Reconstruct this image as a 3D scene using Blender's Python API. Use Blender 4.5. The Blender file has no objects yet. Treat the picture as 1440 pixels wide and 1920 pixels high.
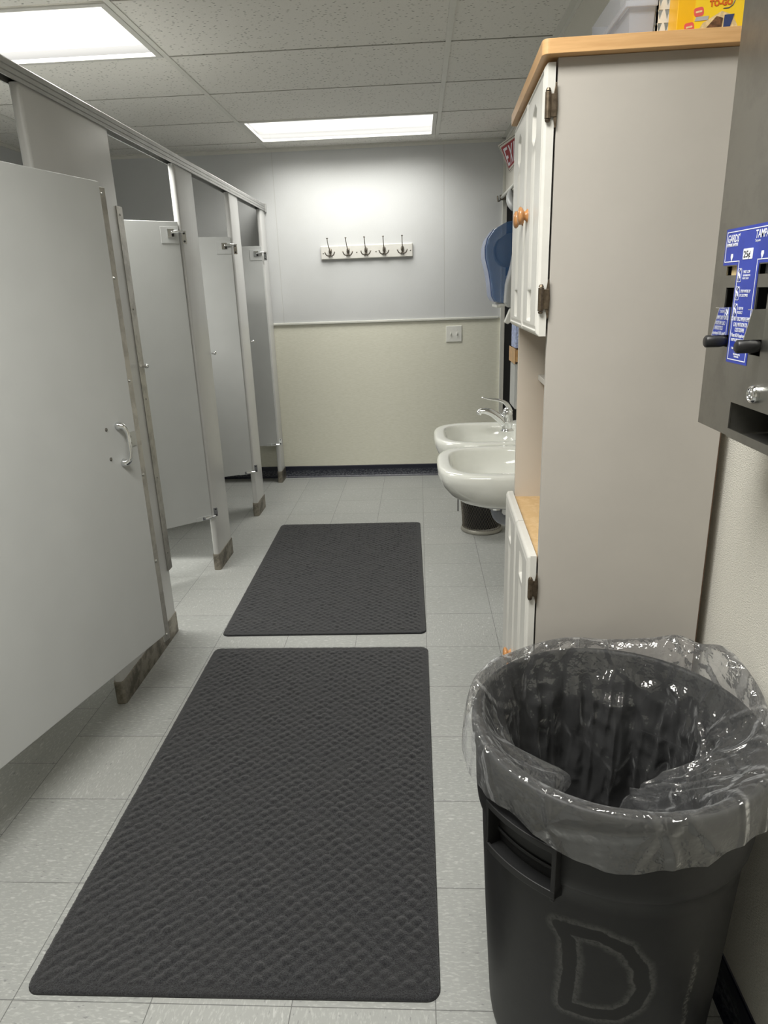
import bpy, bmesh, math, random
import numpy as np
from mathutils import Vector, Matrix, noise
random.seed(7)
PI = math.pi
SC = bpy.context.scene
COL = SC.collection

# ------------------------------------------------------------------ camera, world, exposure
cam = bpy.data.cameras.new('camera'); co = bpy.data.objects.new('camera', cam); COL.objects.link(co)
cam.sensor_fit = 'VERTICAL'; cam.sensor_height = 36.0; cam.lens = 1267.557 / 1920 * 36.0
cam.clip_start = 0.05
def cam_axes():
    dY = np.array([783.238 - 720, -(546.45 - 960), -1267.557]); dY /= np.linalg.norm(dY)
    dX = np.array([1, 0.0166497, 0.0]); dX[2] = -(dX @ dY) / dY[2]; dX /= np.linalg.norm(dX)
    return np.array([dX, dY, np.cross(dX, dY)])
co.matrix_world = Matrix.Translation((0, 0, 1.43)) @ Matrix(cam_axes().tolist()).to_4x4()
SC.camera = co
w = bpy.data.worlds.new('world'); SC.world = w; w.use_nodes = True
w.node_tree.nodes['Background'].inputs[0].default_value = (0.9, 0.95, 1, 1)
w.node_tree.nodes['Background'].inputs[1].default_value = 0.05
SC.view_settings.view_transform = 'Standard'; SC.view_settings.look = 'None'
SC.view_settings.gamma = 1; SC.view_settings.use_curve_mapping = False
SC.view_settings.exposure = 2.15
LAMP = 5.6            # strength of the fluorescent diffusers
LENS = 0.24           # own glow of the prismatic lens
SPREAD = 150
LAMP_COL = (1.0, 0.985, 0.93)
SC.cycles.max_bounces = 10; SC.cycles.transparent_max_bounces = 24
SC.cycles.use_denoising = True

# ------------------------------------------------------------------ materials
class G:
    """small helper that writes shader nodes"""
    def __init__(s, name):
        s.m = bpy.data.materials.new(name); s.m.use_nodes = True
        s.t = s.m.node_tree; s.n = s.t.nodes; s.l = s.t.links
        s.b = s.n['Principled BSDF']; s.out = s.n['Material Output']; s._c = None
    def new(s, ty, **k):
        x = s.n.new(ty)
        for a, v in k.items(): setattr(x, a, v)
        return x
    def put(s, sock, v):
        if isinstance(v, bpy.types.NodeSocket): s.l.new(v, sock)
        elif isinstance(v, tuple) and len(v) == 3 and sock.type == 'RGBA': sock.default_value = (*v, 1)
        else: sock.default_value = v
    def math(s, op, a, b=0.0, c=None, clamp=False):
        x = s.new('ShaderNodeMath', operation=op, use_clamp=clamp)
        s.put(x.inputs[0], a); s.put(x.inputs[1], b)
        if c is not None: s.put(x.inputs[2], c)
        return x.outputs[0]
    def coord(s, kind='Object'):
        if s._c is None: s._c = s.new('ShaderNodeTexCoord')
        return s._c.outputs[kind]
    def map(s, vec, scale=(1, 1, 1), rot=(0, 0, 0), loc=(0, 0, 0)):
        x = s.new('ShaderNodeMapping'); s.put(x.inputs['Vector'], vec)
        x.inputs['Scale'].default_value = scale; x.inputs['Rotation'].default_value = rot; x.inputs['Location'].default_value = loc
        return x.outputs[0]
    def noise(s, vec, scale, detail=4, rough=0.6):
        x = s.new('ShaderNodeTexNoise'); s.put(x.inputs['Vector'], vec)
        x.inputs['Scale'].default_value = scale; x.inputs['Detail'].default_value = detail; x.inputs['Roughness'].default_value = rough
        return x.outputs['Fac']
    def ramp(s, f, lo, hi, a=0.0, b=1.0):
        x = s.new('ShaderNodeMapRange'); x.interpolation_type = 'SMOOTHSTEP'
        s.put(x.inputs[0], f); x.inputs[1].default_value = lo; x.inputs[2].default_value = hi
        x.inputs[3].default_value = a; x.inputs[4].default_value = b
        return x.outputs[0]
    def mix(s, f, a, b):
        x = s.new('ShaderNodeMix', data_type='RGBA'); s.put(x.inputs[0], f); s.put(x.inputs[6], a); s.put(x.inputs[7], b)
        return x.outputs[2]
    def bump(s, h, strength=0.3, dist=0.001, normal=None):
        x = s.new('ShaderNodeBump'); s.put(x.inputs['Height'], h)
        x.inputs['Strength'].default_value = strength; x.inputs['Distance'].default_value = dist
        if normal is not None: s.l.new(normal, x.inputs['Normal'])
        return x.outputs[0]
    def set(s, **k):
        names = {'color': 'Base Color', 'rough': 'Roughness', 'metal': 'Metallic', 'normal': 'Normal', 'coat': 'Coat Weight',
                 'trans': 'Transmission Weight', 'spec': 'Specular IOR Level', 'alpha': 'Alpha', 'aniso': 'Anisotropic', 'sheen': 'Sheen Weight'}
        for a, v in k.items(): s.put(s.b.inputs[names[a]], v)
        return s.m

def plain(name, col, rough=0.5, metal=0.0, grain=0.04, gscale=40, bump=0.05, **k):
    g = G(name); o = g.coord()
    n = g.noise(o, gscale)
    f = g.ramp(n, 0.3, 0.7)
    d = tuple(max(0, c * (1 - grain)) for c in col); u = tuple(min(1, c * (1 + grain)) for c in col)
    g.set(color=g.mix(f, d, u), rough=rough, metal=metal, **k)
    if bump: g.set(normal=g.bump(n, bump, 0.0006))
    return g.m

M = {}
# partition laminate: grey powder coat
def mk_part(name, col, rough):
    g = G(name); o = g.coord()
    n = g.noise(o, 900, 2); big = g.noise(o, 2.5, 3)
    c = g.mix(g.ramp(big, 0.3, 0.7), tuple(x * 0.96 for x in col), tuple(x * 1.03 for x in col))
    g.set(color=c, rough=rough, spec=0.5, normal=g.bump(n, 0.12, 0.0004))
    return g.m
M['part'] = mk_part('grey_coated_panel', (0.475, 0.485, 0.478), 0.40)
M['part_gloss'] = mk_part('grey_coated_pilaster', (0.56, 0.56, 0.55), 0.26)
def mk_steel(name, col, rough, dirty=0.0, vert=True):
    g = G(name); o = g.coord()
    st = g.noise(g.map(o, (500, 500, 6) if vert else (500, 6, 500)), 1, 3)
    b = g.noise(o, 14, 6, 0.7)
    c = g.mix(g.ramp(b, 0.42, 0.62), col, tuple(x * (1 - dirty) for x in col))
    g.set(color=c, metal=1.0, rough=g.math('ADD', g.math('MULTIPLY', b, 0.25 * (0.3 + dirty)), rough), normal=g.bump(st, 0.08, 0.0004))
    return g.m
M['steel'] = mk_steel('brushed_steel', (0.55, 0.55, 0.53), 0.3)
M['rail'] = mk_steel('satin_aluminium', (0.50, 0.50, 0.49), 0.45, 0.08, False)
M['oldsteel'] = mk_steel('worn_steel', (0.62, 0.60, 0.56), 0.38, 0.22)
M['shoe'] = mk_steel('stained_steel', (0.36, 0.33, 0.28), 0.4, 0.5)
M['disp'] = mk_steel('grey_brushed_steel', (0.34, 0.335, 0.31), 0.36, 0.1)
M['chrome'] = plain('chrome', (0.82, 0.83, 0.84), 0.07, 1.0, 0.01, 20, 0)
M['screw'] = plain('dull_screw', (0.25, 0.24, 0.22), 0.35, 1.0)
M['darkmetal'] = plain('black_metal', (0.012, 0.012, 0.013), 0.4)
M['bronze'] = plain('antique_bronze', (0.16, 0.125, 0.09), 0.42, 0.9, 0.3, 120, 0.3)
M['pewter'] = plain('pewter', (0.22, 0.20, 0.17), 0.38, 0.9, 0.15, 200, 0.1)
M['white_lam'] = plain('white_thermofoil', (0.66, 0.65, 0.61), 0.33, grain=0.02)
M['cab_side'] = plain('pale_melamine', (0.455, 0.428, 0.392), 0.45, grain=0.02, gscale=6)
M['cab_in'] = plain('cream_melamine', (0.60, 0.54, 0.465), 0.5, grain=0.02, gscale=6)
M['porcelain'] = plain('white_porcelain', (0.80, 0.81, 0.76), 0.09, grain=0.01, bump=0, coat=0.4)
M['white_pl'] = plain('white_plastic', (0.75, 0.75, 0.70), 0.35, grain=0.02)
M['grey_pl'] = plain('grey_plastic', (0.42, 0.43, 0.43), 0.4, grain=0.03)
M['trim'] = plain('painted_trim', (0.64, 0.64, 0.59), 0.4, grain=0.02)
M['oldtrim'] = plain('tarnished_ring', (0.33, 0.32, 0.28), 0.4, 0.3)
M['gap'] = plain('dark_plenum', (0.02, 0.02, 0.02), 0.9)
M['black_door'] = plain('black_painted_door', (0.003, 0.003, 0.004), 0.9, grain=0.3, spec=0.1)
M['navy'] = None
M['red'] = plain('red_ink', (0.33, 0.012, 0.02), 0.4)
M['white_ink'] = plain('white_ink', (0.78, 0.80, 0.86), 0.5)
M['paper'] = plain('sign_paper', (0.66, 0.63, 0.56), 0.6)
M['blue_ink'] = plain('blue_sticker', (0.022, 0.045, 0.34), 0.35, grain=0.1, gscale=25)
M['black_ink'] = plain('black_ink', (0.02, 0.02, 0.025), 0.5)
M['yellow'] = plain('yellow_card', (0.86, 0.47, 0.008), 0.35, grain=0.05, gscale=12)
M['yellow2'] = plain('bright_yellow_card', (0.90, 0.62, 0.02), 0.35, grain=0.05, gscale=12)
M['orange'] = plain('orange_ink', (0.66, 0.11, 0.012), 0.4)
M['pink'] = plain('pink_ink', (0.74, 0.11, 0.10), 0.4)
M['brown'] = plain('chocolate_ink', (0.14, 0.07, 0.035), 0.4, grain=0.5, gscale=150)
M['dblue'] = plain('dark_blue_ink', (0.03, 0.05, 0.16), 0.4)
M['cream'] = plain('cream_ink', (0.72, 0.56, 0.30), 0.4, grain=0.2, gscale=150)
M['tan'] = plain('tan_wood', (0.50, 0.29, 0.12), 0.4, grain=0.15, gscale=30)
M['brownedge'] = plain('raw_board_edge', (0.10, 0.055, 0.03), 0.7)
M['blue_card'] = plain('blue_white_card', (0.36, 0.43, 0.66), 0.5, grain=0.35, gscale=70)
M['mat_rubber'] = plain('black_rubber', (0.012, 0.012, 0.013), 0.7)

def mk_wood():
    g = G('oak_laminate'); o = g.coord()
    n = g.noise(g.map(o, (3, 3, 40)), 3, 5)
    c = g.mix(g.ramp(n, 0.3, 0.7), (0.60, 0.345, 0.15), (0.70, 0.43, 0.20))
    g.set(color=c, rough=0.34)
    return g.m
M['oak'] = mk_wood()
M['knob'] = plain('turned_pine', (0.50, 0.235, 0.085), 0.3, grain=0.2, gscale=60, bump=0.05, coat=0.3)

def mk_counter():
    g = G('maple_counter'); o = g.coord()
    n = g.noise(o, 60, 4)
    g.set(color=g.mix(g.ramp(n, 0.4, 0.65), (0.60, 0.40, 0.19), (0.67, 0.47, 0.25)), rough=0.4)
    return g.m
M['counter'] = mk_counter()

T = 0.3048; X0 = 0.0129; Y0 = 2.549
def mk_floor():
    g = G('vinyl_composition_tile'); o = g.coord()
    sp = g.new('ShaderNodeSeparateXYZ'); g.l.new(o, sp.inputs[0])
    x, y = sp.outputs[0], sp.outputs[1]
    # columns inside the stalls start half a tile off
    inst = g.math('LESS_THAN', x, X0 - 4 * T)
    yo = g.math('SUBTRACT', y, g.math('MULTIPLY', inst, 0.53 * T))
    u = g.math('DIVIDE', g.math('SUBTRACT', x, X0), T); v = g.math('DIVIDE', g.math('SUBTRACT', yo, Y0), T)
    fu, fv = g.math('FRACT', u), g.math('FRACT', v)
    iu, iv = g.math('FLOOR', u), g.math('FLOOR', v)
    du = g.math('MINIMUM', fu, g.math('SUBTRACT', 1.0, fu)); dv = g.math('MINIMUM', fv, g.math('SUBTRACT', 1.0, fv))
    dmin = g.math('MINIMUM', du, dv)
    line = g.ramp(dmin, 0.0018, 0.0048, 1, 0)
    cb = g.new('ShaderNodeCombineXYZ'); g.l.new(iu, cb.inputs[0]); g.l.new(iv, cb.inputs[1])
    wn = g.new('ShaderNodeTexWhiteNoise', noise_dimensions='3D'); g.l.new(cb.outputs[0], wn.inputs[0])
    rnd = wn.outputs['Value']
    par = g.math('GREATER_THAN', rnd, 0.5)
    va = g.map(o, (1, 3.2, 1)); vb = g.map(o, (3.2, 1, 1), loc=(5, 3, 0))
    mv = g.new('ShaderNodeMix', data_type='VECTOR'); g.l.new(par, mv.inputs[0]); g.l.new(va, mv.inputs[4]); g.l.new(vb, mv.inputs[5])
    vec = mv.outputs[1]
    n1 = g.noise(vec, 60, 3, 0.6); n2 = g.noise(vec, 34, 2, 0.5); n3 = g.noise(o, 1.3, 3)
    base = g.mix(rnd, (0.335, 0.345, 0.335), (0.365, 0.372, 0.36))
    base = g.mix(g.ramp(n1, 0.50, 0.66), base, (0.44, 0.45, 0.435))
    base = g.mix(g.math('MULTIPLY', g.ramp(n2, 0.62, 0.70), 0.75), base, (0.53, 0.54, 0.525))
    n4 = g.noise(g.map(vec, loc=(9, 4, 2)), 42, 3, 0.55)
    base = g.mix(g.math('MULTIPLY', g.ramp(n4, 0.645, 0.71), 0.6), base, (0.16, 0.165, 0.17))
    base = g.mix(g.math('MULTIPLY', g.ramp(n3, 0.35, 0.7), 0.18), base, (0.27, 0.27, 0.25))
    base = g.mix(g.math('MULTIPLY', line, 0.72), base, (0.06, 0.06, 0.06))
    g.set(color=base, rough=g.math('ADD', 0.34, g.math('MULTIPLY', n1, 0.16)), spec=0.4,
          normal=g.bump(g.math('SUBTRACT', g.math('MULTIPLY', n2, 0.3), line), 0.2, 0.0008))
    return g.m
M['floor'] = mk_floor()

def mk_ceiling():
    g = G('fissured_ceiling_tile'); o = g.coord()
    wv = g.new('ShaderNodeTexVoronoi', feature='F1'); 
    d = g.noise(o, 22, 2)
    mp = g.map(o, (1, 2.3, 1), rot=(0, 0, 0.6)); g.put(wv.inputs['Vector'], mp); wv.inputs['Scale'].default_value = 38
    fis = g.math('MULTIPLY', g.ramp(wv.outputs['Distance'], 0.14, 0.24, 1, 0), g.ramp(d, 0.36, 0.46))
    fine = g.noise(o, 420, 2); pin = g.ramp(fine, 0.62, 0.72)
    hole = g.math('MAXIMUM', fis, g.math('MULTIPLY', pin, 0.45))
    g.set(color=g.mix(hole, (0.82, 0.805, 0.76), (0.30, 0.29, 0.265)), rough=0.95, spec=0.1,
          normal=g.bump(g.math('SUBTRACT', g.math('MULTIPLY', fine, 0.3), hole), 0.5, 0.0015))
    return g.m
M['ceil'] = mk_ceiling()
M['grid'] = plain('white_t_bar', (0.72, 0.71, 0.66), 0.5, grain=0.02)

def mk_wall_back():
    g = G('two_tone_wall_panels'); o = g.coord()
    sp = g.new('ShaderNodeSeparateXYZ'); g.l.new(o, sp.inputs[0])
    low = g.math('LESS_THAN', sp.outputs[2], 1.222)
    nu = g.noise(g.map(o, (1, 1, 5)), 160, 3); nl = g.noise(g.map(o, (1, 1, 9)), 34, 3, 0.55)
    nb = g.noise(o, 3, 4)
    up = g.mix(g.ramp(nu, 0.3, 0.7), (0.57, 0.58, 0.585), (0.61, 0.62, 0.62))
    lo = g.mix(g.ramp(nl, 0.3, 0.7), (0.70, 0.69, 0.58), (0.77, 0.76, 0.655))
    up = g.mix(g.math('MULTIPLY', g.ramp(nb, 0.4, 0.7), 0.15), up, (0.49, 0.49, 0.47))
    # panel joints of the upper sheets
    s1 = g.ramp(g.math('ABSOLUTE', g.math('SUBTRACT', sp.outputs[0], 0.203)), 0.001, 0.004, 1, 0)
    s2 = g.ramp(g.math('ABSOLUTE', g.math('SUBTRACT', sp.outputs[0], -1.035)), 0.001, 0.004, 1, 0)
    seam = g.math('MAXIMUM', s1, s2)
    up = g.mix(g.math('MULTIPLY', seam, 0.35), up, (0.40, 0.39, 0.36))
    h = g.math('ADD', g.math('MULTIPLY', g.math('SUBTRACT', 1.0, low), g.math('SUBTRACT', g.math('MULTIPLY', nu, 0.35), seam)), g.math('MULTIPLY', low, nl))
    g.set(color=g.mix(low, up, lo), rough=0.5, spec=0.35, normal=g.bump(h, 0.25, 0.002))
    return g.m
M['wallb'] = mk_wall_back()
def mk_wall_tex():
    g = G('pebbled_vinyl_wall'); o = g.coord()
    n = g.noise(g.map(o, (1, 1, 2.2), rot=(0.5, 0, 0)), 200, 2, 0.45)
    g.set(color=g.mix(g.ramp(n, 0.3, 0.7), (0.68, 0.66, 0.595), (0.74, 0.72, 0.655)), rough=0.55, normal=g.bump(n, 0.55, 0.003))
    return g.m
M['wallr'] = mk_wall_tex()
def mk_navy():
    g = G('scuffed_navy_cove_base'); o = g.coord()
    sp = g.new('ShaderNodeSeparateXYZ'); g.l.new(o, sp.inputs[0])
    n = g.noise(g.map(o, (1, 1, 2)), 60, 6, 0.75)
    band = g.ramp(g.math('ABSOLUTE', g.math('SUBTRACT', sp.outputs[2], 0.034)), 0.012, 0.034, 1, 0)
    f = g.math('MULTIPLY', g.math('MULTIPLY', g.ramp(n, 0.44, 0.60), band), 0.62)
    g.set(color=g.mix(f, (0.006, 0.008, 0.022), (0.17, 0.18, 0.20)), rough=0.38)
    return g.m
M['navy'] = mk_navy()
def mk_mat():
    g = G('charcoal_carpet_pile'); o = g.coord()
    n = g.noise(o, 330, 4, 0.75); b = g.noise(o, 9, 3); lint = g.noise(g.map(o, loc=(3, 3, 3)), 330, 1)
    c = g.mix(g.ramp(n, 0.36, 0.66), (0.008, 0.0083, 0.0095), (0.046, 0.047, 0.052))
    c = g.mix(g.math('MULTIPLY', g.ramp(b, 0.4, 0.7), 0.3), c, (0.030, 0.030, 0.031))
    c = g.mix(g.ramp(lint, 0.80, 0.84), c, (0.30, 0.28, 0.25))
    g.set(color=c, rough=1.0, spec=0.12, sheen=0.25, normal=g.bump(n, 0.9, 0.003))
    return g.m
M['mat'] = mk_mat()

def mk_lamp(name, strength):
    g = G(name); o = g.coord()
    sp = g.new('ShaderNodeSeparateXYZ'); g.l.new(o, sp.inputs[0])
    # two tubes glow through the prismatic lens
    y = g.math('ABSOLUTE', sp.outputs[1])
    tube = g.ramp(g.math('ABSOLUTE', g.math('SUBTRACT', y, 0.13)), 0.0, 0.13, 1.0, 0.72)
    px = g.math('SINE', g.math('MULTIPLY', g.math('ADD', sp.outputs[0], sp.outputs[1]), 900))
    py = g.math('SINE', g.math('MULTIPLY', g.math('SUBTRACT', sp.outputs[0], sp.outputs[1]), 900))
    pr = g.math('ADD', 0.94, g.math('MULTIPLY', g.math('MULTIPLY', px, py), 0.10))
    e = g.math('MULTIPLY', g.math('MULTIPLY', tube, pr), strength)
    g.n.remove(g.b)
    em = g.new('ShaderNodeEmission'); em.inputs[0].default_value = (*LAMP_COL, 1); g.l.new(e, em.inputs[1])
    tr = g.new('ShaderNodeBsdfTransparent'); tr.inputs[0].default_value = (0.92, 0.92, 0.92, 1)
    ad = g.new('ShaderNodeAddShader'); g.l.new(em.outputs[0], ad.inputs[0]); g.l.new(tr.outputs[0], ad.inputs[1]); g.l.new(ad.outputs[0], g.out.inputs['Surface'])
    return g.m
def mk_film():
    g = G('clear_plastic_film'); o = g.coord()
    n = g.noise(o, 15, 4, 0.55)
    v1 = g.new('ShaderNodeTexVoronoi', feature='DISTANCE_TO_EDGE'); g.put(v1.inputs['Vector'], g.map(o, (1, 1, .6))); v1.inputs['Scale'].default_value = 10
    rid = g.ramp(v1.outputs['Distance'], 0.0, 0.10, 1, 0)
    nb = g.bump(g.math('ADD', n, g.math('MULTIPLY', rid, .35)), 0.8, 0.024)
    g.n.remove(g.b)
    tr = g.new('ShaderNodeBsdfTransparent'); tr.inputs[0].default_value = (0.93, 0.93, 0.94, 1)
    gl = g.new('ShaderNodeBsdfGlossy'); gl.inputs['Roughness'].default_value = 0.07; gl.inputs[0].default_value = (1, 1, 0.98, 1)
    df = g.new('ShaderNodeBsdfDiffuse'); df.inputs[0].default_value = (0.75, 0.76, 0.78, 1)
    g.l.new(nb, gl.inputs['Normal'])
    lw = g.new('ShaderNodeLayerWeight'); lw.inputs[0].default_value = 0.28; g.l.new(nb, lw.inputs['Normal'])
    mx = g.new('ShaderNodeMixShader'); g.l.new(g.math('ADD', g.math('MULTIPLY', lw.outputs['Fresnel'], 0.75), 0.05, clamp=True), mx.inputs[0])
    g.l.new(tr.outputs[0], mx.inputs[1]); g.l.new(gl.outputs[0], mx.inputs[2])
    m2 = g.new('ShaderNodeMixShader'); g.l.new(g.math('ADD', 0.050, g.math('MULTIPLY', g.ramp(lw.outputs['Facing'], 0.3, 1.0), 0.13)), m2.inputs[0])
    g.l.new(mx.outputs[0], m2.inputs[1]); g.l.new(df.outputs[0], m2.inputs[2])
    g.l.new(m2.outputs[0], g.out.inputs['Surface'])
    return g.m
M['film'] = mk_film()

def mk_clear(name, col, alpha, rough=0.1):
    g = G(name); n = g.noise(g.coord(), 30)
    g.set(color=g.mix(g.ramp(n, 0.2, 0.8), tuple(c * 0.95 for c in col), col), rough=rough, alpha=alpha)
    return g.m
M['clearbin'] = mk_clear('clear_plastic', (0.60, 0.64, 0.72), 0.45)
M['blue_cover'] = mk_clear('blue_translucent_plastic', (0.06, 0.17, 0.42), 0.62, 0.10)
M['blue_front'] = plain('pale_blue_plastic', (0.19, 0.26, 0.50), 0.16, grain=0.03)
M['trap'] = mk_clear('clear_drain_plastic', (0.42, 0.45, 0.52), 0.80, 0.06)

# ------------------------------------------------------------------ mesh helpers
def mesh_obj(name, bm, mats, parent=None, smooth=False, bevel=0, seg=2, loc=None):
    me = bpy.data.meshes.new(name)
    bmesh.ops.recalc_face_normals(bm, faces=bm.faces[:])
    bm.to_mesh(me); bm.free()
    o = bpy.data.objects.new(name, me); COL.objects.link(o)
    for m in (mats if isinstance(mats, (list, tuple)) else [mats]): me.materials.append(m)
    if smooth:
        for p in me.polygons: p.use_smooth = True
    if bevel:
        b = o.modifiers.new('bevel', 'BEVEL'); b.width = bevel; b.segments = seg; b.limit_method = 'ANGLE'; b.angle_limit = 0.6
        b.harden_normals = False
    if parent is not None: o.parent = parent
    return o
def box(bm, x0, x1, y0, y1, z0, z1, mi=0, M4=None):
    vs = [bm.verts.new((x, y, z)) for x in (x0, x1) for y in (y0, y1) for z in (z0, z1)]
    fs = [(0, 1, 3, 2), (4, 6, 7, 5), (0, 4, 5, 1), (2, 3, 7, 6), (0, 2, 6, 4), (1, 5, 7, 3)]
    for f in fs:
        fc = bm.faces.new([vs[i] for i in f]); fc.material_index = mi
    if M4 is not None:
        for v in vs: v.co = M4 @ v.co
    return vs
def B(*boxes):
    bm = bmesh.new()
    for b in boxes: box(bm, *b)
    return bm
def ring_pts(r, n, z=0, ry=None): return [(r * math.cos(2 * PI * i / n), (ry or r) * math.sin(2 * PI * i / n), z) for i in range(n)]
def loft(bm, rings, close=True, cap0=False, cap1=False, mi=0):
    V = [[bm.verts.new(p) for p in r] for r in rings]
    n = len(V[0])
    for a, b in zip(V[:-1], V[1:]):
        for i in range(n if close else n - 1):
            f = bm.faces.new((a[i], a[(i + 1) % n], b[(i + 1) % n], b[i])); f.material_index = mi
    if cap0: bm.faces.new(V[0][::-1]).material_index = mi
    if cap1: bm.faces.new(V[-1]).material_index = mi
    return V
def lathe(bm, prof, n=24, M4=None, cap=True, mi=0):
    rings = [[Vector((r * math.cos(2 * PI * i / n), r * math.sin(2 * PI * i / n), z)) for i in range(n)] for r, z in prof]
    if M4 is not None: rings = [[M4 @ p for p in r] for r in rings]
    loft(bm, rings, True, cap, cap, mi)
def tube(bm, pts, rad, n=10, cap=True, mi=0, flat=1.0):
    pts = [Vector(p) for p in pts]; rads = rad if isinstance(rad, (list, tuple)) else [rad] * len(pts)
    rings = []; prev = None
    for i, p in enumerate(pts):
        t = (pts[min(i + 1, len(pts) - 1)] - pts[max(i - 1, 0)]).normalized()
        if prev is None:
            up = Vector((0, 0, 1)) if abs(t.z) < 0.9 else Vector((1, 0, 0))
            u = t.cross(up).normalized()
        else: u = (prev - t * prev.dot(t)).normalized()
        prev = u; v = t.cross(u)
        rings.append([p + rads[i] * (u * math.cos(2 * PI * k / n) + v * flat * math.sin(2 * PI * k / n)) for k in range(n)])
    loft(bm, rings, True, cap, cap, mi)
def bez(p0, p1, p2, p3, n=10):
    P = [Vector(p) for p in (p0, p1, p2, p3)]
    return [P[0] * (1 - t) ** 3 + 3 * P[1] * t * (1 - t) ** 2 + 3 * P[2] * t * t * (1 - t) + P[3] * t ** 3 for t in [i / n for i in range(n + 1)]]
def rot_to(loc, zdir):
    q = Vector(zdir).normalized().to_track_quat('Z', 'Y')
    return Matrix.Translation(loc) @ q.to_matrix().to_4x4()
def prism(bm, pts, d, mi=0, M4=None):
    """pts: list of 3D points of one polygon, extruded by vector d"""
    d = Vector(d); a = [bm.verts.new(p) for p in pts]; b = [bm.verts.new(Vector(p) + d) for p in pts]
    n = len(a); bm.faces.new(a).material_index = mi; bm.faces.new(b[::-1]).material_index = mi
    for i in range(n): bm.faces.new((a[i], b[i], b[(i + 1) % n], a[(i + 1) % n])).material_index = mi
    if M4 is not None:
        for v in a + b: v.co = M4 @ v.co
def thing(name, label, cat, loc=(0, 0, 0), group=None, rz=0):
    o = bpy.data.objects.new(name, None); COL.objects.link(o); o.location = loc; o.rotation_euler = (0, 0, rz)
    o.empty_display_size = 0.05
    o['label'] = label; o['category'] = cat
    if group: o['group'] = group
    return o
def tag(o, label, cat, group=None):
    o['label'] = label; o['category'] = cat
    if group: o['group'] = group
    return o
def struct(o): o['kind'] = 'structure'; return o
def copy_tree(o, parent=None):
    c = o.copy(); COL.objects.link(c)
    if parent is not None: c.parent = parent; c.matrix_parent_inverse = o.matrix_parent_inverse.copy()
    for ch in [x for x in bpy.data.objects if x.parent == o and x is not c]: copy_tree(ch, c)
    return c
def text_mesh(name, body, size, mat, M4, parent, depth=0.0003, sx=1.0, align='LEFT', bold=0.0):
    cu = bpy.data.curves.new(name, 'FONT'); cu.body = body; cu.size = size; cu.extrude = depth; cu.align_x = align; cu.offset = bold
    cu.resolution_u = 2
    to = bpy.data.objects.new('tmp', cu); COL.objects.link(to)
    bpy.context.view_layer.update()
    me = bpy.data.meshes.new_from_object(to.evaluated_get(bpy.context.evaluated_depsgraph_get()))
    bpy.data.objects.remove(to); me.name = name
    me.transform(M4 @ Matrix.Diagonal((sx, 1, 1, 1)))
    me.materials.clear(); me.materials.append(mat)
    o = bpy.data.objects.new(name, me); COL.objects.link(o); o.parent = parent
    return o

# ------------------------------------------------------------------ room shell
XL, XR, YB, YF, ZC = -2.68, 0.615, 5.375, -1.3, 2.437
XR2, YJ = 0.64, 3.78
struct(mesh_obj('floor', B((XL - .1, 1.5, YF - .1, YB + .1, -.06, 0)), M['floor']))
struct(mesh_obj('wall_back', B((XL - .1, 1.5, YB, YB + .1, 0, 2.6)), M['wallb']))
struct(mesh_obj('wall_left', B((XL - .1, XL, YF, YB, 0, 2.6)), M['wallb']))
struct(mesh_obj('wall_front', B((XL - .1, 1.5, YF - .1, YF, 0, 2.6)), M['wallr']))
# right wall: near part stands 4 cm proud; doorway opening 4.35..5.33 up to 2.05
DY0, DY1, DZ = 4.35, 5.350, 2.05
struct(mesh_obj('wall_right', B((XR, 1.2, YF, YJ, 0, 2.6), (XR2, 1.2, YJ, DY0, 0, 2.6), (XR2, 1.2, DY0, DY1, DZ, 2.6), (XR2, 1.2, DY1, YB, 0, 2.6)), M['wallr']))
d = mesh_obj('door_1', B((XR2 + .012, XR2 + .05, DY0, DY1, 0, DZ)), M['black_door']); struct(d)
struct(mesh_obj('trim_2', B((XR2 - .019, XR2, DY1 + .002, YB, 0, ZC - .02)), M['trim'], bevel=0.002))
struct(mesh_obj('trim_1', B((XL, XR2 - .03, YB - .012, YB, 1.214, 1.232)), M['trim'], bevel=0.004))
def cove(bm, axis, a0, a1, w, sgn):
    prof = [(0, .0), (.022, .0), (.020, .004), (.010, .012), (.005, .03), (.005, .088), (.003, .092), (0, .093)]
    if axis == 'x': rings = [[(a, w + sgn * p[0], p[1]) for p in prof] for a in (a0, a1)]
    else: rings = [[(w + sgn * p[0], a, p[1]) for p in prof] for a in (a0, a1)]
    loft(bm, rings, True, True, True)
bm = bmesh.new(); cove(bm, 'x', XL, XR2 - .03, YB, -1); struct(mesh_obj('baseboard_back', bm, M['navy']))
bm = bmesh.new(); cove(bm, 'y', YF, YJ, XR, -1); struct(mesh_obj('baseboard_right', bm, M['navy']))
bm = bmesh.new(); cove(bm, 'y', YF, YB, XL, 1); struct(mesh_obj('baseboard_left', bm, M['navy']))

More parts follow.
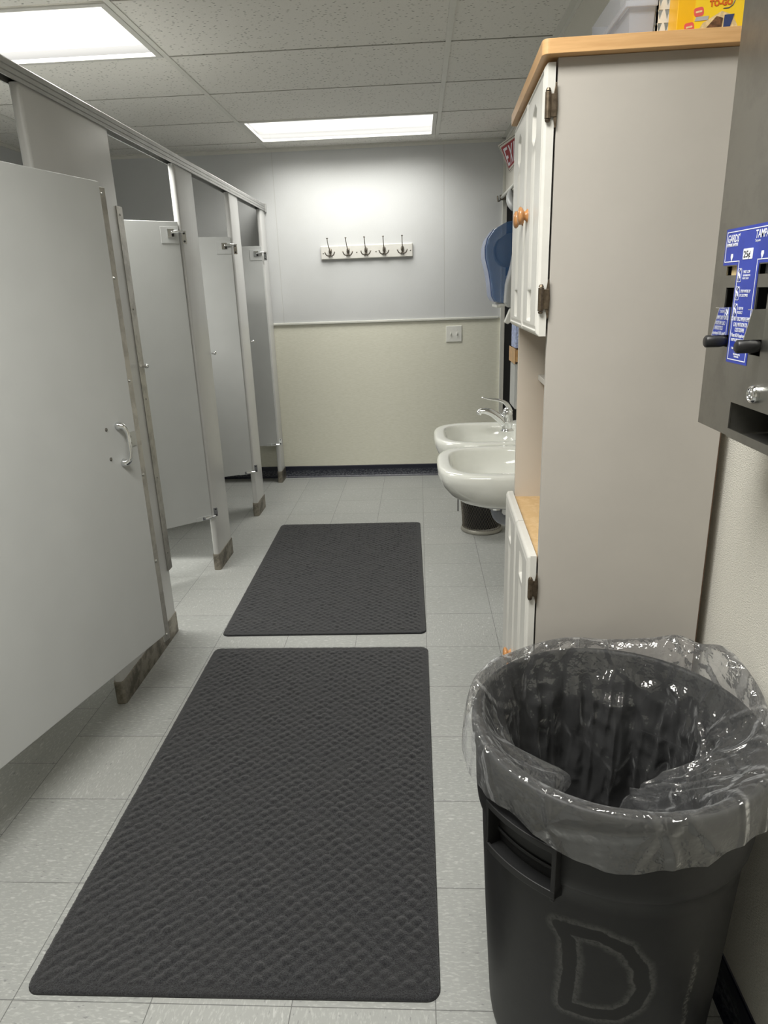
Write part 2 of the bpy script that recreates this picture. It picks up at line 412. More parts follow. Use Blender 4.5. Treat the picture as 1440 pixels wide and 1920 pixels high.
# ceiling: dark plenum above, T-bars, lay-in tiles (the light openings left free)
xs = [XL, -2.295, -1.075, 0.148, XR2]
ys = [YB, 5.155, 4.56, 3.965, 3.37, 2.775, 2.18, 1.585, 0.99, 0.395, -0.2, -0.795, YF]
LIGHTS = [(-1.075, 0.148, 4.56, 5.155), (-2.295, -1.075, 2.775, 3.37), (-1.075, 0.148, 0.395, 0.99)]
bm = bmesh.new()
box(bm, XL - .1, 1.3, YF - .1, YB + .1, ZC + .12, ZC + .16, 1)
rt = random.Random(3)
for i in range(4):
    for j in range(len(ys) - 1):
        x0, x1, y1, y0 = xs[i], xs[i + 1], ys[j], ys[j + 1]
        if any(abs(L[0] - x0) < .01 and abs(L[2] - y0) < .01 for L in LIGHTS): continue
        g0 = .006
        vs = box(bm, x0 + .002, x1 - .002, y0 + g0 * .3, y1 - g0, ZC + .0025, ZC + .016, 0)
        for v in vs:
            if v.co.x > (x0 + x1) / 2: v.co.z += 0
        # curled corners: the tiles lift a little at one end
        k = rt.uniform(0.001, 0.006)
        for v in vs:
            if v.co.y < y0 + .01 and v.co.x < x0 + .01: v.co.y += k
            if v.co.y < y0 + .01 and v.co.x > x1 - .01: v.co.y += rt.uniform(0.001, 0.007)
for x in xs[1:-1]: box(bm, x - .012, x + .012, YF, YB, ZC - .0015, ZC + .002, 2)
for y in ys[1:-1]: box(bm, XL, XR2, y + .001, y + .009, ZC + .0005, ZC + .0024, 2)
struct(mesh_obj('ceiling', bm, [M['ceil'], M['gap'], M['grid']]))
struct(mesh_obj('trim_3', B((XL, XR2, YB - .022, YB, ZC - .002, ZC + .003), (XL, XR2, YB - .003, YB, ZC - .022, ZC),
                            (XR - .028, XR, YF, YJ, ZC - .002, ZC + .003), (XR - .004, XR, YF, YJ, ZC - .024, ZC),
                            (XR2 - .028, XR2, YJ, YB, ZC - .002, ZC + .003), (XR2 - .004, XR2, YJ, YB, ZC - .024, ZC),
                            (XL, XL + .022, YF, YB, ZC - .002, ZC + .003), (XL, XL + .003, YF, YB, ZC - .022, ZC)), M['grid']))

M['lamp'] = mk_lamp('prismatic_diffuser', LENS)
def ceiling_light(L, label, k=1.0):
    x0, x1, y0, y1 = L; cx, cy = (x0 + x1) / 2, (y0 + y1) / 2
    t = thing('ceiling_light', label, 'ceiling light', (cx, cy, ZC), group='fluorescent ceiling lights')
    a, b = (x1 - x0) / 2 - .013, (y1 - y0) / 2 - .004
    fw = .026
    bm = bmesh.new()
    for q in ((-a, a, -b, -b + fw), (-a, a, b - fw, b), (-a, -a + fw, -b + fw, b - fw), (a - fw, a, -b + fw, b - fw)): box(bm, *q, -.004, .012)
    mesh_obj('frame', bm, M['white_lam'], t, bevel=0.002)
    # slightly sagging lens
    bm = bmesh.new(); N = 16
    rings = []
    for i in range(N + 1):
        u = -1 + 2 * i / N
        rings.append([(u * (a - fw), v * (b - fw), .004 - .006 * (1 - u * u) * (1 - v * v)) for v in [-1 + 2 * j / 6 for j in range(7)]])
    loft(bm, rings, False); mesh_obj('diffuser', bm, M['lamp'], t, smooth=True)
    ld = bpy.data.lights.new('fluorescent_tubes', 'AREA'); ld.shape = 'RECTANGLE'; ld.size = 2 * (a - fw) - .02; ld.size_y = 2 * (b - fw) - .02
    ld.energy = LAMP * k * PI * ld.size * ld.size_y; ld.color = LAMP_COL; ld.spread = math.radians(SPREAD)
    lo = bpy.data.objects.new('fluorescent_tubes', ld); COL.objects.link(lo); lo.parent = t; lo.location = (0, 0, .035)
    mesh_obj('housing', B((-a, a, -b, b, .05, .09)), M['white_lam'], t)
ceiling_light(LIGHTS[0], 'long fluorescent ceiling light nearest the back wall, seen whole above the coat hooks', .45)
ceiling_light(LIGHTS[1], 'fluorescent ceiling light over the stalls, cut off by the left edge of the photo', 1.1)
ceiling_light(LIGHTS[2], 'fluorescent ceiling light in front of the stalls, above and outside the photo', 1.0)

# ------------------------------------------------------------------ toilet partitions
PX = -1.115; PT = .032           # aisle face of the pilasters and their thickness
def slab(bm, w, t, z0, z1, r=.012):
    """vertical slab: width along +y (0..w), thickness along -x (0..-t), rounded long edges"""
    pts = []
    for (cx, cy, a0) in ((-r, w - r, 0), (-t + r, w - r, 90), (-t + r, r, 180), (-r, r, 270)):
        for k in range(5):
            a = math.radians(a0 + k * 22.5); pts.append((cx + r * math.cos(a), cy + r * math.sin(a)))
    loft(bm, [[(x, y, z) for x, y in pts] for z in (z0, z1)], True, True, True)
def screw(bm, p, d, r=.005, h=.002): lathe(bm, [(r, 0), (r, h * .4), (r * .6, h)], 10, rot_to(p, d))
def pilaster(y0, y1, label, strip=False, bumper=None):
    t = thing('partition_pilaster', label, 'partition post', (PX, y0, 0), group='grey partition posts')
    w = y1 - y0
    bm = bmesh.new(); slab(bm, w, PT, .0, 2.03); mesh_obj('panel', bm, M['part_gloss'], t, smooth=True).modifiers.new('es', 'EDGE_SPLIT')
    bm = bmesh.new()
    pts = []
    r = .012; tt = PT + .008; ww = w + .008
    for (cx, cy, a0) in ((-r, ww - r, 0), (-tt + r, ww - r, 90), (-tt + r, r, 180), (-r, r, 270)):
        for k in range(5):
            a = math.radians(a0 + k * 22.5); pts.append((cx + r * math.cos(a) + .004, cy + r * math.sin(a) - .004))
    loft(bm, [[(x, y, z) for x, y in pts] for z in (0, .09, .092)], True, False, True)
    mesh_obj('shoe', bm, M['shoe'], t, smooth=True).modifiers.new('es', 'EDGE_SPLIT')
    if strip:
        s = mesh_obj('stop_strip', B((.001, .0045, w - .028, w + .022, .30, 1.77)), M['oldsteel'], t, bevel=.0012)
        bm = bmesh.new()
        for z in (1.74, 1.40, 1.05, .72, .38): screw(bm, (.0045, w - .008, z), (1, 0, 0), .004)
        mesh_obj('screw', bm, M['screw'], s)
    if bumper:
        by, bz, bn = bumper
        bm = bmesh.new(); lathe(bm, [(.005, 0), (.005, .012), (.009, .014), (.010, .02), (.007, .026)], 14, rot_to((.002, w + by, bz), bn))
        mesh_obj('bumper', bm, M['chrome'], t, smooth=True)
    return t
pilaster(2.135, 2.715, 'widest grey partition post, behind the open front stall door', True, (.002, 1.18, (1, .5, 0)))
pilaster(3.415, 3.68, 'grey partition post at the middle of the stall row, second from the front', False, (-.002, 1.15, (.9, 1, 0)))
pilaster(4.36, 4.575, 'narrow grey partition post, third from the front of the stall row', False, (-.002, 1.15, (.9, 1, 0)))
pilaster(5.215, YB - .003, 'grey partition post fixed against the back wall')
bm = bmesh.new()
# headrail with ribbed face, end bracket on the back wall
prof = [(0.006, 2.022), (0.006, 2.032), (0.003, 2.034), (0.006, 2.036), (0.006, 2.048), (0.003, 2.050), (0.006, 2.052), (0.006, 2.066), (0.003, 2.070), (-.036, 2.070), (-.038, 2.066), (-.038, 2.022), (-.033, 2.022), (-.033, 2.045), (0.001, 2.045), (0.001, 2.022)]
loft(bm, [[(PX + x + .002, y, z + .004) for x, z in prof] for y in (-.9, YB - .004)], True, True, True)
hr = thing('headrail', 'long satin metal rail running along the tops of the stall partitions', 'partition rail', (0, 0, 0))
mesh_obj('rail', bm, M['rail'], hr)
mesh_obj('wall_bracket', B((PX - .045, PX + .014, YB - .028, YB, 2.018, 2.080)), M['rail'], hr, bevel=.003)
# stall dividers behind pilasters
for k, (y, lab) in enumerate(((2.42, 'grey divider panel between the first and second stall'), (3.55, 'grey divider panel between the second and third stall'), (4.47, 'grey divider panel between the third and fourth stall'))):
    bm = B((XL + .001, PX - PT - .001, y - .013, y + .013, .305, 1.78))
    o = mesh_obj('stall_divider', bm, M['part'], bevel=.004); tag(o, lab, 'partition panel', 'grey stall divider panels')

def hinge_parts(t, w):
    """top and bottom gravity hinges near the hinged edge (local y=0), door spans y 0..w, face at x=0"""
    for z0, up in ((1.695, True), (.305, False)):
        zc = z0 + .022 if up else z0 + .012
        bm = B((.0005, .0025, .006, .094, z0 - .012 if up else z0 - .001, z0 + .062 if up else z0 + .022))
        pl = mesh_obj('hinge_plate', bm, M['part'], t, bevel=.001)
        bm = B((.002, .006, .030, .062, zc - .006, zc + .030)) if up else B((.001, .006, .02, .058, zc - .010, zc + .008))
        box(bm, .0062, .0085, .044, .060, zc, zc + .024) if up else None
        tube(bm, [(.009, -.012, zc + .018 if up else zc), (.012, .012, zc + .018 if up else zc), (.010, .045, zc + .014 if up else zc)], [.005, .007, .006], 10)
        box(bm, .0, .003, -.030, -.008, zc - .035 if up else zc - .004, zc + .022 if up else zc + .045)
        h = mesh_obj('hinge', bm, M['chrome'], t, bevel=.0008)
        bm = bmesh.new()
        for zz in ((zc - .024, zc + .012) if up else (zc + .005, zc + .036)): screw(bm, (.003, -.019, zz), (1, 0, 0), .005, .004)
        if up: box(bm, .006, .0075, .031, .043, zc - .004, zc + .022)
        mesh_obj('screw', bm, M['darkmetal'], h)
def stall_door(x, y, ang, w, label, z0=.305, z1=1.78):
    t = thing('stall_door', label, 'stall door', (x, y, 0), group='grey toilet stall doors', rz=math.radians(ang) - PI / 2)
    bm = bmesh.new(); box(bm, -.025, 0, 0, w, z0, z1)
    mesh_obj('panel', bm, M['part'], t, bevel=.0025)
    return t
# door leaves swung into the stalls; local +y runs from the hinge to the free edge, local +x faces the aisle/camera
def inner_door(hx, hy, ang, w, label):
    t = stall_door(hx, hy, ang, w, label)
    return t
def door_in(hx, hy, ang, w, label):
    # direction of leaf
    a = math.radians(ang); dirv = Vector((math.cos(a), math.sin(a), 0))
    # the seen face normal is the one turned to the camera
    n = Vector((dirv.y, -dirv.x, 0))
    if n.dot(Vector((-hx, -hy, 0))) < 0: flip = True
    else: flip = False
    t = thing('stall_door', label, 'stall door', (hx, hy, 0), group='grey toilet stall doors')
    ez = math.atan2(dirv.y, dirv.x) - PI / 2
    t.rotation_euler = (0, 0, ez)
    # local: +y = leaf direction, +x = (dirv.y,-dirv.x)
    s = -1 if flip else 1
    bm = bmesh.new(); box(bm, min(-.025 * s, 0), max(-.025 * s, 0), 0.004, w, .305, 1.78); mesh_obj('panel', bm, M['part'], t, bevel=.0025)
    if s == 1: hinge_parts(t, w)
    else:
        before = set(bpy.data.objects); hinge_parts(t, w)
        for o in set(bpy.data.objects) - before:
            if o.type == 'MESH':
                for v in o.data.vertices: v.co.x *= -1
                o.data.flip_normals()
    return t
door_in(PX - .006, 3.403, 221, .70, 'grey stall door of the second stall, ajar inward behind the metal strip')
door_in(PX - .006, 4.348, 204, .64, 'grey stall door of the third stall, hinged at the third post and swung inward')
door_in(PX - .006, 5.203, 181, .60, 'dark looking grey stall door of the last stall by the back wall')

# the big front door, swung out into the aisle
DA = math.atan2(-.972, -.236)
ft = thing('stall_door', 'large pale grey front stall door with a chrome pull handle, swung out into the aisle', 'stall door', (-.921, 2.125, 0), group='grey toilet stall doors', rz=DA - PI / 2)
# local: +y from free edge to hinge side, +x = (dir.y,-dir.x) = (-.972,.236) -> away from the camera, so the seen face is -x
mesh_obj('panel', B((0, .025, 0, .90, .292, 1.765)), M['part'], ft, bevel=.0025)
st = mesh_obj('edge_strip', B((.006, .010, -.031, .004, .262, 1.752)), M['oldsteel'], ft, bevel=.0012)
bm = bmesh.new()
for z in (1.735, 1.50, 1.19, .88, .57, .285): screw(bm, (.006, -.014, z), (-1, 0, 0), .0055, .004)
mesh_obj('screw', bm, M['steel'], st)
h = bmesh.new()
zt, zb, yy = 1.062, .945, .075
path = bez((0, yy + .010, zt), (-.020, yy + .010, zt + .006), (-.028, yy + .002, zt - .008), (-.029, yy + .002, zt - .032), 8) + \
       bez((-.029, yy + .002, zb + .034), (-.028, yy + .002, zb + .010), (-.020, yy + .008, zb - .004), (0, yy + .008, zb), 8)
rr = [.013, .012, .0105, .009, .008, .007, .0065, .006, .006] + [.006, .006, .0065, .007, .008, .009, .0105, .012, .013]
tube(h, path, rr, 14); hd = mesh_obj('pull_handle', h, M['chrome'], ft, smooth=True)
lk = mesh_obj('latch_plate', B((-.0025, 0, .008, .046, .985, 1.032)), M['steel'], ft, bevel=.001)
bm = bmesh.new(); screw(bm, (-.0025, .034, 1.018), (-1, 0, 0), .005, .002); screw(bm, (-.0025, .034, .997), (-1, 0, 0), .004, .001); mesh_obj('screw', bm, M['screw'], lk)
bm = bmesh.new(); screw(bm, (0, .138, 1.061), (-1, 0, 0), .0058, .003); screw(bm, (0, .138, .969), (-1, 0, 0), .0058, .003); mesh_obj('screw', bm, M['screw'], ft)

# ------------------------------------------------------------------ floor mats
def floor_mat(cx, cy, w, l, label, rz=0):
    t = thing('floor_mat', label, 'floor mat', (cx, cy, 0), group='charcoal floor mats', rz=rz)
    nx, ny = int(w / .0036), int(l / .0036)
    X, Y = np.meshgrid(np.linspace(-w / 2, w / 2, nx), np.linspace(-l / 2, l / 2, ny), indexing='ij')
    # rounded corners: pull the grid's border inside a superellipse-like corner
    r = .03
    ax, ay = np.abs(X), np.abs(Y)
    ex, ey = ax - (w / 2 - r), ay - (l / 2 - r)
    ins = (ex > 0) & (ey > 0)
    m = np.maximum(ex, ey); d2 = np.sqrt(ex ** 2 + ey ** 2)
    sc = np.where(ins & (d2 > 0), m / np.maximum(d2, 1e-9), 1.0)
    Xn = np.where(ins, np.sign(X) * (w / 2 - r + ex * sc), X); Yn = np.where(ins, np.sign(Y) * (l / 2 - r + ey * sc), Y)
    px, py = .037, .0172
    wx, wy = X + .0022 * np.sin(Y * 37 + X * 11), Y + .0022 * np.sin(X * 41 + Y * 13)
    q = np.zeros_like(X); row0 = np.floor(wy / py)
    for dr in (-1, 0, 1):
        rw = row0 + dr; fu = wx / px + .5 * (rw % 2); col = np.floor(fu); fu = fu - col - .5; fv = wy / py - rw - .5
        h2 = np.sin(rw * 39.35 + col * 11.135) * 24634.63; h2 = h2 - np.floor(h2); h3 = np.sin(rw * 73.16 + col * 52.23) * 9631.27; h3 = h3 - np.floor(h3)
        fu = fu + (h2 - .5) * .16; fv = fv + (h3 - .5) * .26
        hsh = np.sin(rw * 12.9898 + col * 78.233) * 43758.5453; hsh = hsh - np.floor(hsh)
        q = np.maximum(q, (.45 + .55 * hsh) * np.clip(1 - (fu * px / .0155) ** 2 - (fv * py / .0118) ** 2, 0, 1) ** .55)
    edge = np.minimum(w / 2 - ax, l / 2 - ay)
    inner = np.clip((edge - .022) / .004, 0, 1)
    Z = .0060 + inner * (q * (.0042 + .0010 * np.sin(X * 31 + 2 * np.sin(Y * 23)) * np.sin(Y * 27 + 1)) - .001) + .001 * np.clip(edge / .006, 0, 1)
    rnd = np.random.RandomState(5); Z += rnd.normal(0, .00045, Z.shape)
    jx = rnd.normal(0, .0007, Z.shape) * (edge < .002); Xn = Xn + jx; Yn = Yn + rnd.normal(0, .0007, Z.shape) * (edge < .002)
    V = np.stack([Xn.ravel(), Yn.ravel(), Z.ravel()], 1)
    I = np.arange(nx * ny).reshape(nx, ny)
    F = np.stack([I[:-1, :-1].ravel(), I[1:, :-1].ravel(), I[1:, 1:].ravel(), I[:-1, 1:].ravel()], 1)
    # skirt down to the floor
    loop = np.concatenate([I[:, 0], I[-1, 1:], I[-2::-1, -1], I[0, -2:0:-1]])
    base = V[loop].copy(); base[:, 2] = .0015; n0 = len(V); V = np.vstack([V, base]); k = len(loop); j = np.arange(k)
    S = np.stack([loop[j], n0 + j, n0 + (j + 1) % k, loop[(j + 1) % k]], 1)
    me = bpy.data.meshes.new('carpet_pile'); me.from_pydata(V.tolist(), [], np.vstack([F, S]).tolist()); me.materials.append(M['mat'])
    me.polygons.foreach_set('use_smooth', [True] * len(me.polygons))
    o = bpy.data.objects.new('carpet_pile', me); COL.objects.link(o); o.parent = t
    # thin rubber backing
    pts = []
    W, L = w / 2 + .0015, l / 2 + .0015
    for (sx, sy, a0) in ((1, 1, 0), (-1, 1, 90), (-1, -1, 180), (1, -1, 270)):
        for kk in range(7):
            a = math.radians(a0 + kk * 15); pts.append((sx * (W - r) + r * math.cos(a), sy * (L - r) + r * math.sin(a)))
    bm = bmesh.new(); loft(bm, [[(x, y, z) for x, y in pts] for z in (0.0002, .0028)], True, True, True)
    mesh_obj('rubber_backing', bm, M['mat_rubber'], t)
floor_mat(-.433, 1.787, .905, 1.495, 'larger looking charcoal bumpy floor mat in the foreground', rz=.004)
floor_mat(-.452, 3.405, .905, 1.500, 'charcoal bumpy floor mat further back, towards the sinks', rz=.014)

# ------------------------------------------------------------------ cabinet
CY0, CY1, CX0, CX1 = 1.355, 1.850, .247, .590
cab = thing('storage_cabinet', 'tall white storage cabinet with oak edged top and fluted doors, beside the trash can', 'cabinet', (0, 0, 0))
th = .016
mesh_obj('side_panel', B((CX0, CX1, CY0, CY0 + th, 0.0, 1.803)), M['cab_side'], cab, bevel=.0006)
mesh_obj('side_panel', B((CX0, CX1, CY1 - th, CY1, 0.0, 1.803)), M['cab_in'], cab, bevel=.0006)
mesh_obj('back_panel', B((CX1 - .006, CX1 - .001, CY0 + th, CY1 - th, 0.05, 1.80)), M['cab_in'], cab)
edge = mesh_obj('back_edge', B((CX1 + .0002, CX1 + .0022, CY0 + .001, CY0 + .006, .05, 1.80)), M['brownedge'], cab)
mesh_obj('shelf', B((CX0 + .004, CX1 - .007, CY0 + th, CY1 - th, 1.335, 1.350)), M['cab_in'], cab)
mesh_obj('shelf', B((.300, CX1 - .007, CY0 + th, CY1 - th, 1.196, 1.210)), M['white_lam'], cab, bevel=.001)
mesh_obj('counter', B((CX0 + .001, CX1 - .007, CY0 + th, CY1 - th, .858, .874)), M['counter'], cab)
mesh_obj('bottom_shelf', B((CX0 + .01, CX1 - .007, CY0 + th, CY1 - th, .06, .076)), M['cab_in'], cab)
# top board with a rounded edge
bm = bmesh.new()
tx0, tx1, ty0, ty1, tz0, tz1 = .217, .597, 1.335, 1.868, 1.8035, 1.8265
pts = []
r = .012
for (cx, cy, a0, rr_) in ((tx1 - .001, ty1 - .001, 0, .001), (tx0 + r, ty1 - r, 90, r), (tx0 + r, ty0 + r, 180, r), (tx1 - .001, ty0 + .001, 270, .001)):
    for k in range(7):
        a = math.radians(a0 + k * 15); pts.append((cx + rr_ * math.cos(a), cy + rr_ * math.sin(a)))
loft(bm, [[(x, y, z) for x, y in pts] for z in (tz0, tz1)], True, True, True)
mesh_obj('top_board', bm, M['oak'], cab, bevel=.006, seg=4)

def cab_door(y0, y1, z0, z1, top, name='door'):
    """fluted routed door front: a height field facing -x"""
    w, l = y1 - y0, z1 - z0
    ny, nz = int(w / .0022), int(l / .0045)
    Yv = np.linspace(0, w, ny); Zv = np.linspace(0, l, nz)
    # finer rows near the cut-outs
    cz = [l - .072, .055]
    Zv = np.unique(np.concatenate([Zv] + [np.linspace(c - .035, c + .035, 36) for c in cz] + [np.linspace(0, .014, 8), np.linspace(l - .014, l, 8)]))
    Y, Z = np.meshgrid(Yv, Zv, indexing='ij')
    e = np.minimum(np.minimum(Y, w - Y), np.minimum(Z, l - Z))
    H = .019 - .006 * np.clip(1 - e / .010, 0, 1) ** 2           # rounded edge
    H = H - .0022 * (np.abs(e - .0125) < .0022)                   # step line
    cyy = w / 2
    dy = np.abs(Y - cyy)
    # three flutes
    for k in (-1, 0, 1):
        g = np.clip(1 - (np.abs(Y - cyy - k * .019) / .0080) ** 2, 0, 1) ** .5
        zz = np.clip(np.minimum(Z - (cz[1] + .034), (cz[0] - .036) - Z) / .012, 0, 1)
        H = H - .0024 * g * zz
    for c in cz:
        hh = .030
        dz = np.abs(Z - c)
        if top and c == cz[0]: q = np.maximum(dy / .030, dz / .036 + (dy / .030) * .40)   # peaked upper recess
        else: q = np.maximum(dy / .030, dz / hh)
        H = H - .0075 * np.clip((1.0 - q) / .16, 0, 1) + (.0035 * np.clip((.5 - q) / .2, 0, 1) if c == cz[1] else 0)
    V = np.stack([-H.ravel(), (y0 + Y).ravel(), (z0 + Z).ravel()], 1)
    I = np.arange(Y.size).reshape(Y.shape)
    F = np.stack([I[:-1, :-1].ravel(), I[:-1, 1:].ravel(), I[1:, 1:].ravel(), I[1:, :-1].ravel()], 1)
    loop = np.concatenate([I[:, 0], I[-1, 1:], I[-2::-1, -1], I[0, -2:0:-1]])
    base = V[loop].copy(); base[:, 0] = 0; n0 = len(V); V = np.vstack([V, base]); k = len(loop); j = np.arange(k)
    S = np.stack([loop[j], loop[(j + 1) % k], n0 + (j + 1) % k, n0 + j], 1)
    V[:, 0] += CX0 - .004
    me = bpy.data.meshes.new(name)
    me.from_pydata(V.tolist(), [], F.tolist() + S.tolist() + [(n0 + j).tolist()]); me.materials.append(M['white_lam'])
    bmx = bmesh.new(); bmx.from_mesh(me); bmesh.ops.recalc_face_normals(bmx, faces=bmx.faces[:]); bmx.to_mesh(me); bmx.free()
    o = bpy.data.objects.new(name, me); COL.objects.link(o); o.parent = cab
    me.polygons.foreach_set('use_smooth', [True] * len(me.polygons))
    o.modifiers.new('es', 'EDGE_SPLIT').split_angle = math.radians(35)
    return o
def knob(door, y, z):
    bm = bmesh.new(); xf = CX0 - .023
    lathe(bm, [(.0140, 0), (.0130, .002), (.0085, .006), (.0088, .0085), (.0150, .0115), (.0178, .0150), (.0168, .0185), (.0105, .0215), (.001, .0225)], 24, rot_to((xf + .001, y, z), (-1, 0, 0)))
    mesh_obj('knob', bm, M['knob'], door, smooth=True)
def hinge(door, y, z):
    bm = bmesh.new(); xf = CX0 - .012
    tube(bm, [(xf - .004, y - .004, z - .026), (xf - .004, y - .004, z - .022)], [.0035, .0052], 10)
    tube(bm, [(xf - .004, y - .004, z - .021), (xf - .004, y - .004, z + .021)], .0054, 12)
    tube(bm, [(xf - .004, y - .004, z + .022), (xf - .004, y - .004, z + .027)], [.0052, .003], 10)
    box(bm, xf - .002, xf + .011, y - .0045, y - .0025, z - .018, z + .018)
    prism(bm, [(xf + .0085, y - .0035, z - .035), (xf + .011, y - .0035, z - .035), (xf + .013, y - .0035, z), (xf + .011, y - .0035, z + .035), (xf + .0085, y - .0035, z + .035), (xf + .002, y - .0035, z)], (0, .002, 0))
    mesh_obj('hinge', bm, M['bronze'], door, bevel=.0006)
seam = 1.590
for top, (z0, z1) in ((True, (1.340, 1.796)), (False, (.06, .886))):
    dn = cab_door(CY0 - .002, seam - .002, z0, z1, top)
    df_ = cab_door(seam + .002, CY1 - .002, z0, z1, top)
    if top:
        knob(dn, seam - .052, 1.572); knob(df_, seam + .028, 1.572); hinge(dn, CY0 - .002, 1.73); hinge(dn, CY0 - .002, 1.408)
    else:
        knob(dn, seam - .052, .500); knob(df_, seam + .028, .500); hinge(dn, CY0 - .002, .812); hinge(dn, CY0 - .002, .15)

# the cabinet stands slightly askew: its far end is closer to the wall
pv = Vector((.220, 1.335, 0)); Rz = Matrix.Rotation(-.030, 4, 'Z')
cab.location = pv - Rz @ pv; cab.rotation_euler = (0, 0, -.030)

# things on the cabinet
zt = 1.8268
bk = thing('plastic_basket', 'white plastic basket with triangular holes on top of the tall cabinet', 'basket', (0, 0, zt))
bx0, bx1, by0, by1, bh = .428, .590, 1.425, 1.68, .16
def holes_panel(bm, p0, uax, W, Hh, t, cols, rows, nrm):
    """lattice wall with triangular openings: built from slanted and straight bars"""
    p0, uax, nrm = Vector(p0), Vector(uax), Vector(nrm)
    cw, rh = W / cols, Hh / rows; zax = Vector((0, 0, 1))
    def P(u, v): return p0 + uax * u + zax * v
    for r_ in range(rows):
        v0, v1 = r_ * rh, (r_ + 1) * rh
        b = rh * .28
        prism(bm, [P(0, v0), P(W, v0), P(W, v0 + b), P(0, v0 + b)], nrm * t)
        for c in range(cols):
            u0, u1 = c * cw, (c + 1) * cw; g_ = cw * .12
            # piece between two downward pointing triangles
            prism(bm, [P(u0, v0 + b), P(u0 + cw * .5 - .0002, v0 + b), P(u0 + g_, v1), P(u0, v1)], nrm * t)
            prism(bm, [P(u0 + cw * .5 + .0002, v0 + b), P(u1, v0 + b), P(u1, v1), P(u1 - g_, v1)], nrm * t)
    prism(bm, [P(0, Hh), P(W, Hh), P(W, Hh + .01), P(0, Hh + .01)], nrm * t)
bm = bmesh.new()
holes_panel(bm, (bx0, by0, 0), (1, 0, 0), bx1 - bx0, bh, .003, 13, 8, (0, 1, 0))
holes_panel(bm, (bx0, by0, 0), (0, 1, 0), by1 - by0, bh, .003, 20, 8, (1, 0, 0))
box(bm, bx0, bx1, by1 - .003, by1, 0, bh); box(bm, bx1 - .003, bx1, by0, by1, 0, bh); box(bm, bx0, bx1, by0, by1, 0, .003)
mesh_obj('body', bm, M['white_pl'], bk)
bm = bmesh.new()
for q in ((bx0 - .004, bx1 + .002, by0 - .004, by0 + .004), (bx0 - .004, bx0 + .004, by0, by1)): box(bm, *q, bh + .008, bh + .016)
mesh_obj('rim', bm, M['white_pl'], bk, bevel=.002)

cb = thing('clear_bin', 'clear plastic bin left of the white basket on top of the cabinet', 'plastic bin', (0, 0, zt))
bm = bmesh.new()
loft(bm, [[(.385, 1.43, 0), (.424, 1.43, 0), (.424, 1.68, 0), (.385, 1.68, 0)], [(.376, 1.42, .12), (.426, 1.42, .12), (.426, 1.69, .12), (.376, 1.69, .12)]], True, True, False)
ob = mesh_obj('body', bm, M['clearbin'], cb); ob.modifiers.new('s', 'SOLIDIFY').thickness = .0015
mesh_obj('rim', B((.372, .427, 1.416, 1.42, .064, .074), (.372, .376, 1.42, 1.69, .064, .074)), M['clearbin'], cb, bevel=.001)

sb = thing('snack_box', 'yellow cardboard snack box with TO-GO lettering on top of the cabinet', 'snack box', (0, 0, zt))
YB0 = 1.372
mesh_obj('carton', B((.447, .562, YB0, YB0 + .045, 0.0, .13)), [M['yellow']], sb, bevel=.0008)
def face(xa, za): return (xa, YB0 - .0006, za)
bm = bmesh.new(); prism(bm, [face(.473, .001), face(.5615, .001), face(.5615, .129), face(.480, .129)], (0, .0005, 0)); fp = mesh_obj('front_print', bm, M['yellow2'], sb)
def decal(name, pts, mat, y=.0010):
    bm = bmesh.new(); prism(bm, [(a, YB0 - y, b) for a, b in pts], (0, .0004, 0)); mesh_obj(name, bm, mat, sb)
def rrect(cx, cz, w_, h_, r_, tilt=0, n=4):
    out = []
    for (sx, sy, a0) in ((1, 1, 0), (-1, 1, 90), (-1, -1, 180), (1, -1, 270)):
        for k in range(n + 1):
            a = math.radians(a0 + k * 90 / n); x_, z_ = sx * (w_ / 2 - r_) + r_ * math.cos(a), sy * (h_ / 2 - r_) + r_ * math.sin(a)
            out.append((cx + x_ * math.cos(tilt) - z_ * math.sin(tilt), cz + x_ * math.sin(tilt) + z_ * math.cos(tilt)))
    return out
decal('pastry_print', [(.488, .003), (.545, .003), (.548, .014), (.538, .030), (.520, .036), (.505, .028), (.490, .020), (.484, .010)], M['cream'])
decal('pastry_print', [(.488, .004), (.521, .004), (.523, .026), (.512, .029)], M['brown'], .0013)
decal('wrapper_print', [(.524, .005), (.534, .008), (.541, .031), (.525, .030)], M['dblue'], .0016)
decal('wrapper_print', [(.476, .023), (.498, .024), (.499, .030), (.478, .029)], M['grey_pl'], .0013)
for (a, b) in ((.482, .0365), (.468, .0150)):
    decal('logo_print', rrect(a, b, .016, .013, .004, .15), M['pink'])
    decal('logo_print', rrect(a, b, .0105, .0028, .001, .15), M['cream'], .0014)
decal('logo_print', rrect(.4685, .0050, .015, .0022, .0008, .15), M['brown'])
Mt = Matrix.Translation((.499, YB0 - .0012, .0430)) @ Matrix.Rotation(PI / 2, 4, 'X') @ Matrix.Rotation(.05, 4, 'Z')
text_mesh('lettering', 'TO-GO', .0125, M['orange'], Mt, sb, sx=.9, bold=.0004)
bm = bmesh.new(); tube(bm, [(.522, YB0 - .001, .0395), (.531, YB0 - .001, .0400), (.537, YB0 - .001, .0440), (.540, YB0 - .001, .0510)], .0007, 6); mesh_obj('swoosh_print', bm, M['dblue'], sb)

# ------------------------------------------------------------------ vending dispenser on the right wall
DX, DYA, DYB, DZ0, DZ1 = .47, .76, 1.157, 1.205, 1.93
dp = thing('vending_dispenser', 'brushed steel sanitary product dispenser with a blue sticker on the right wall', 'vending dispenser', (0, 0, 0))
bm = bmesh.new()
sh = .0022
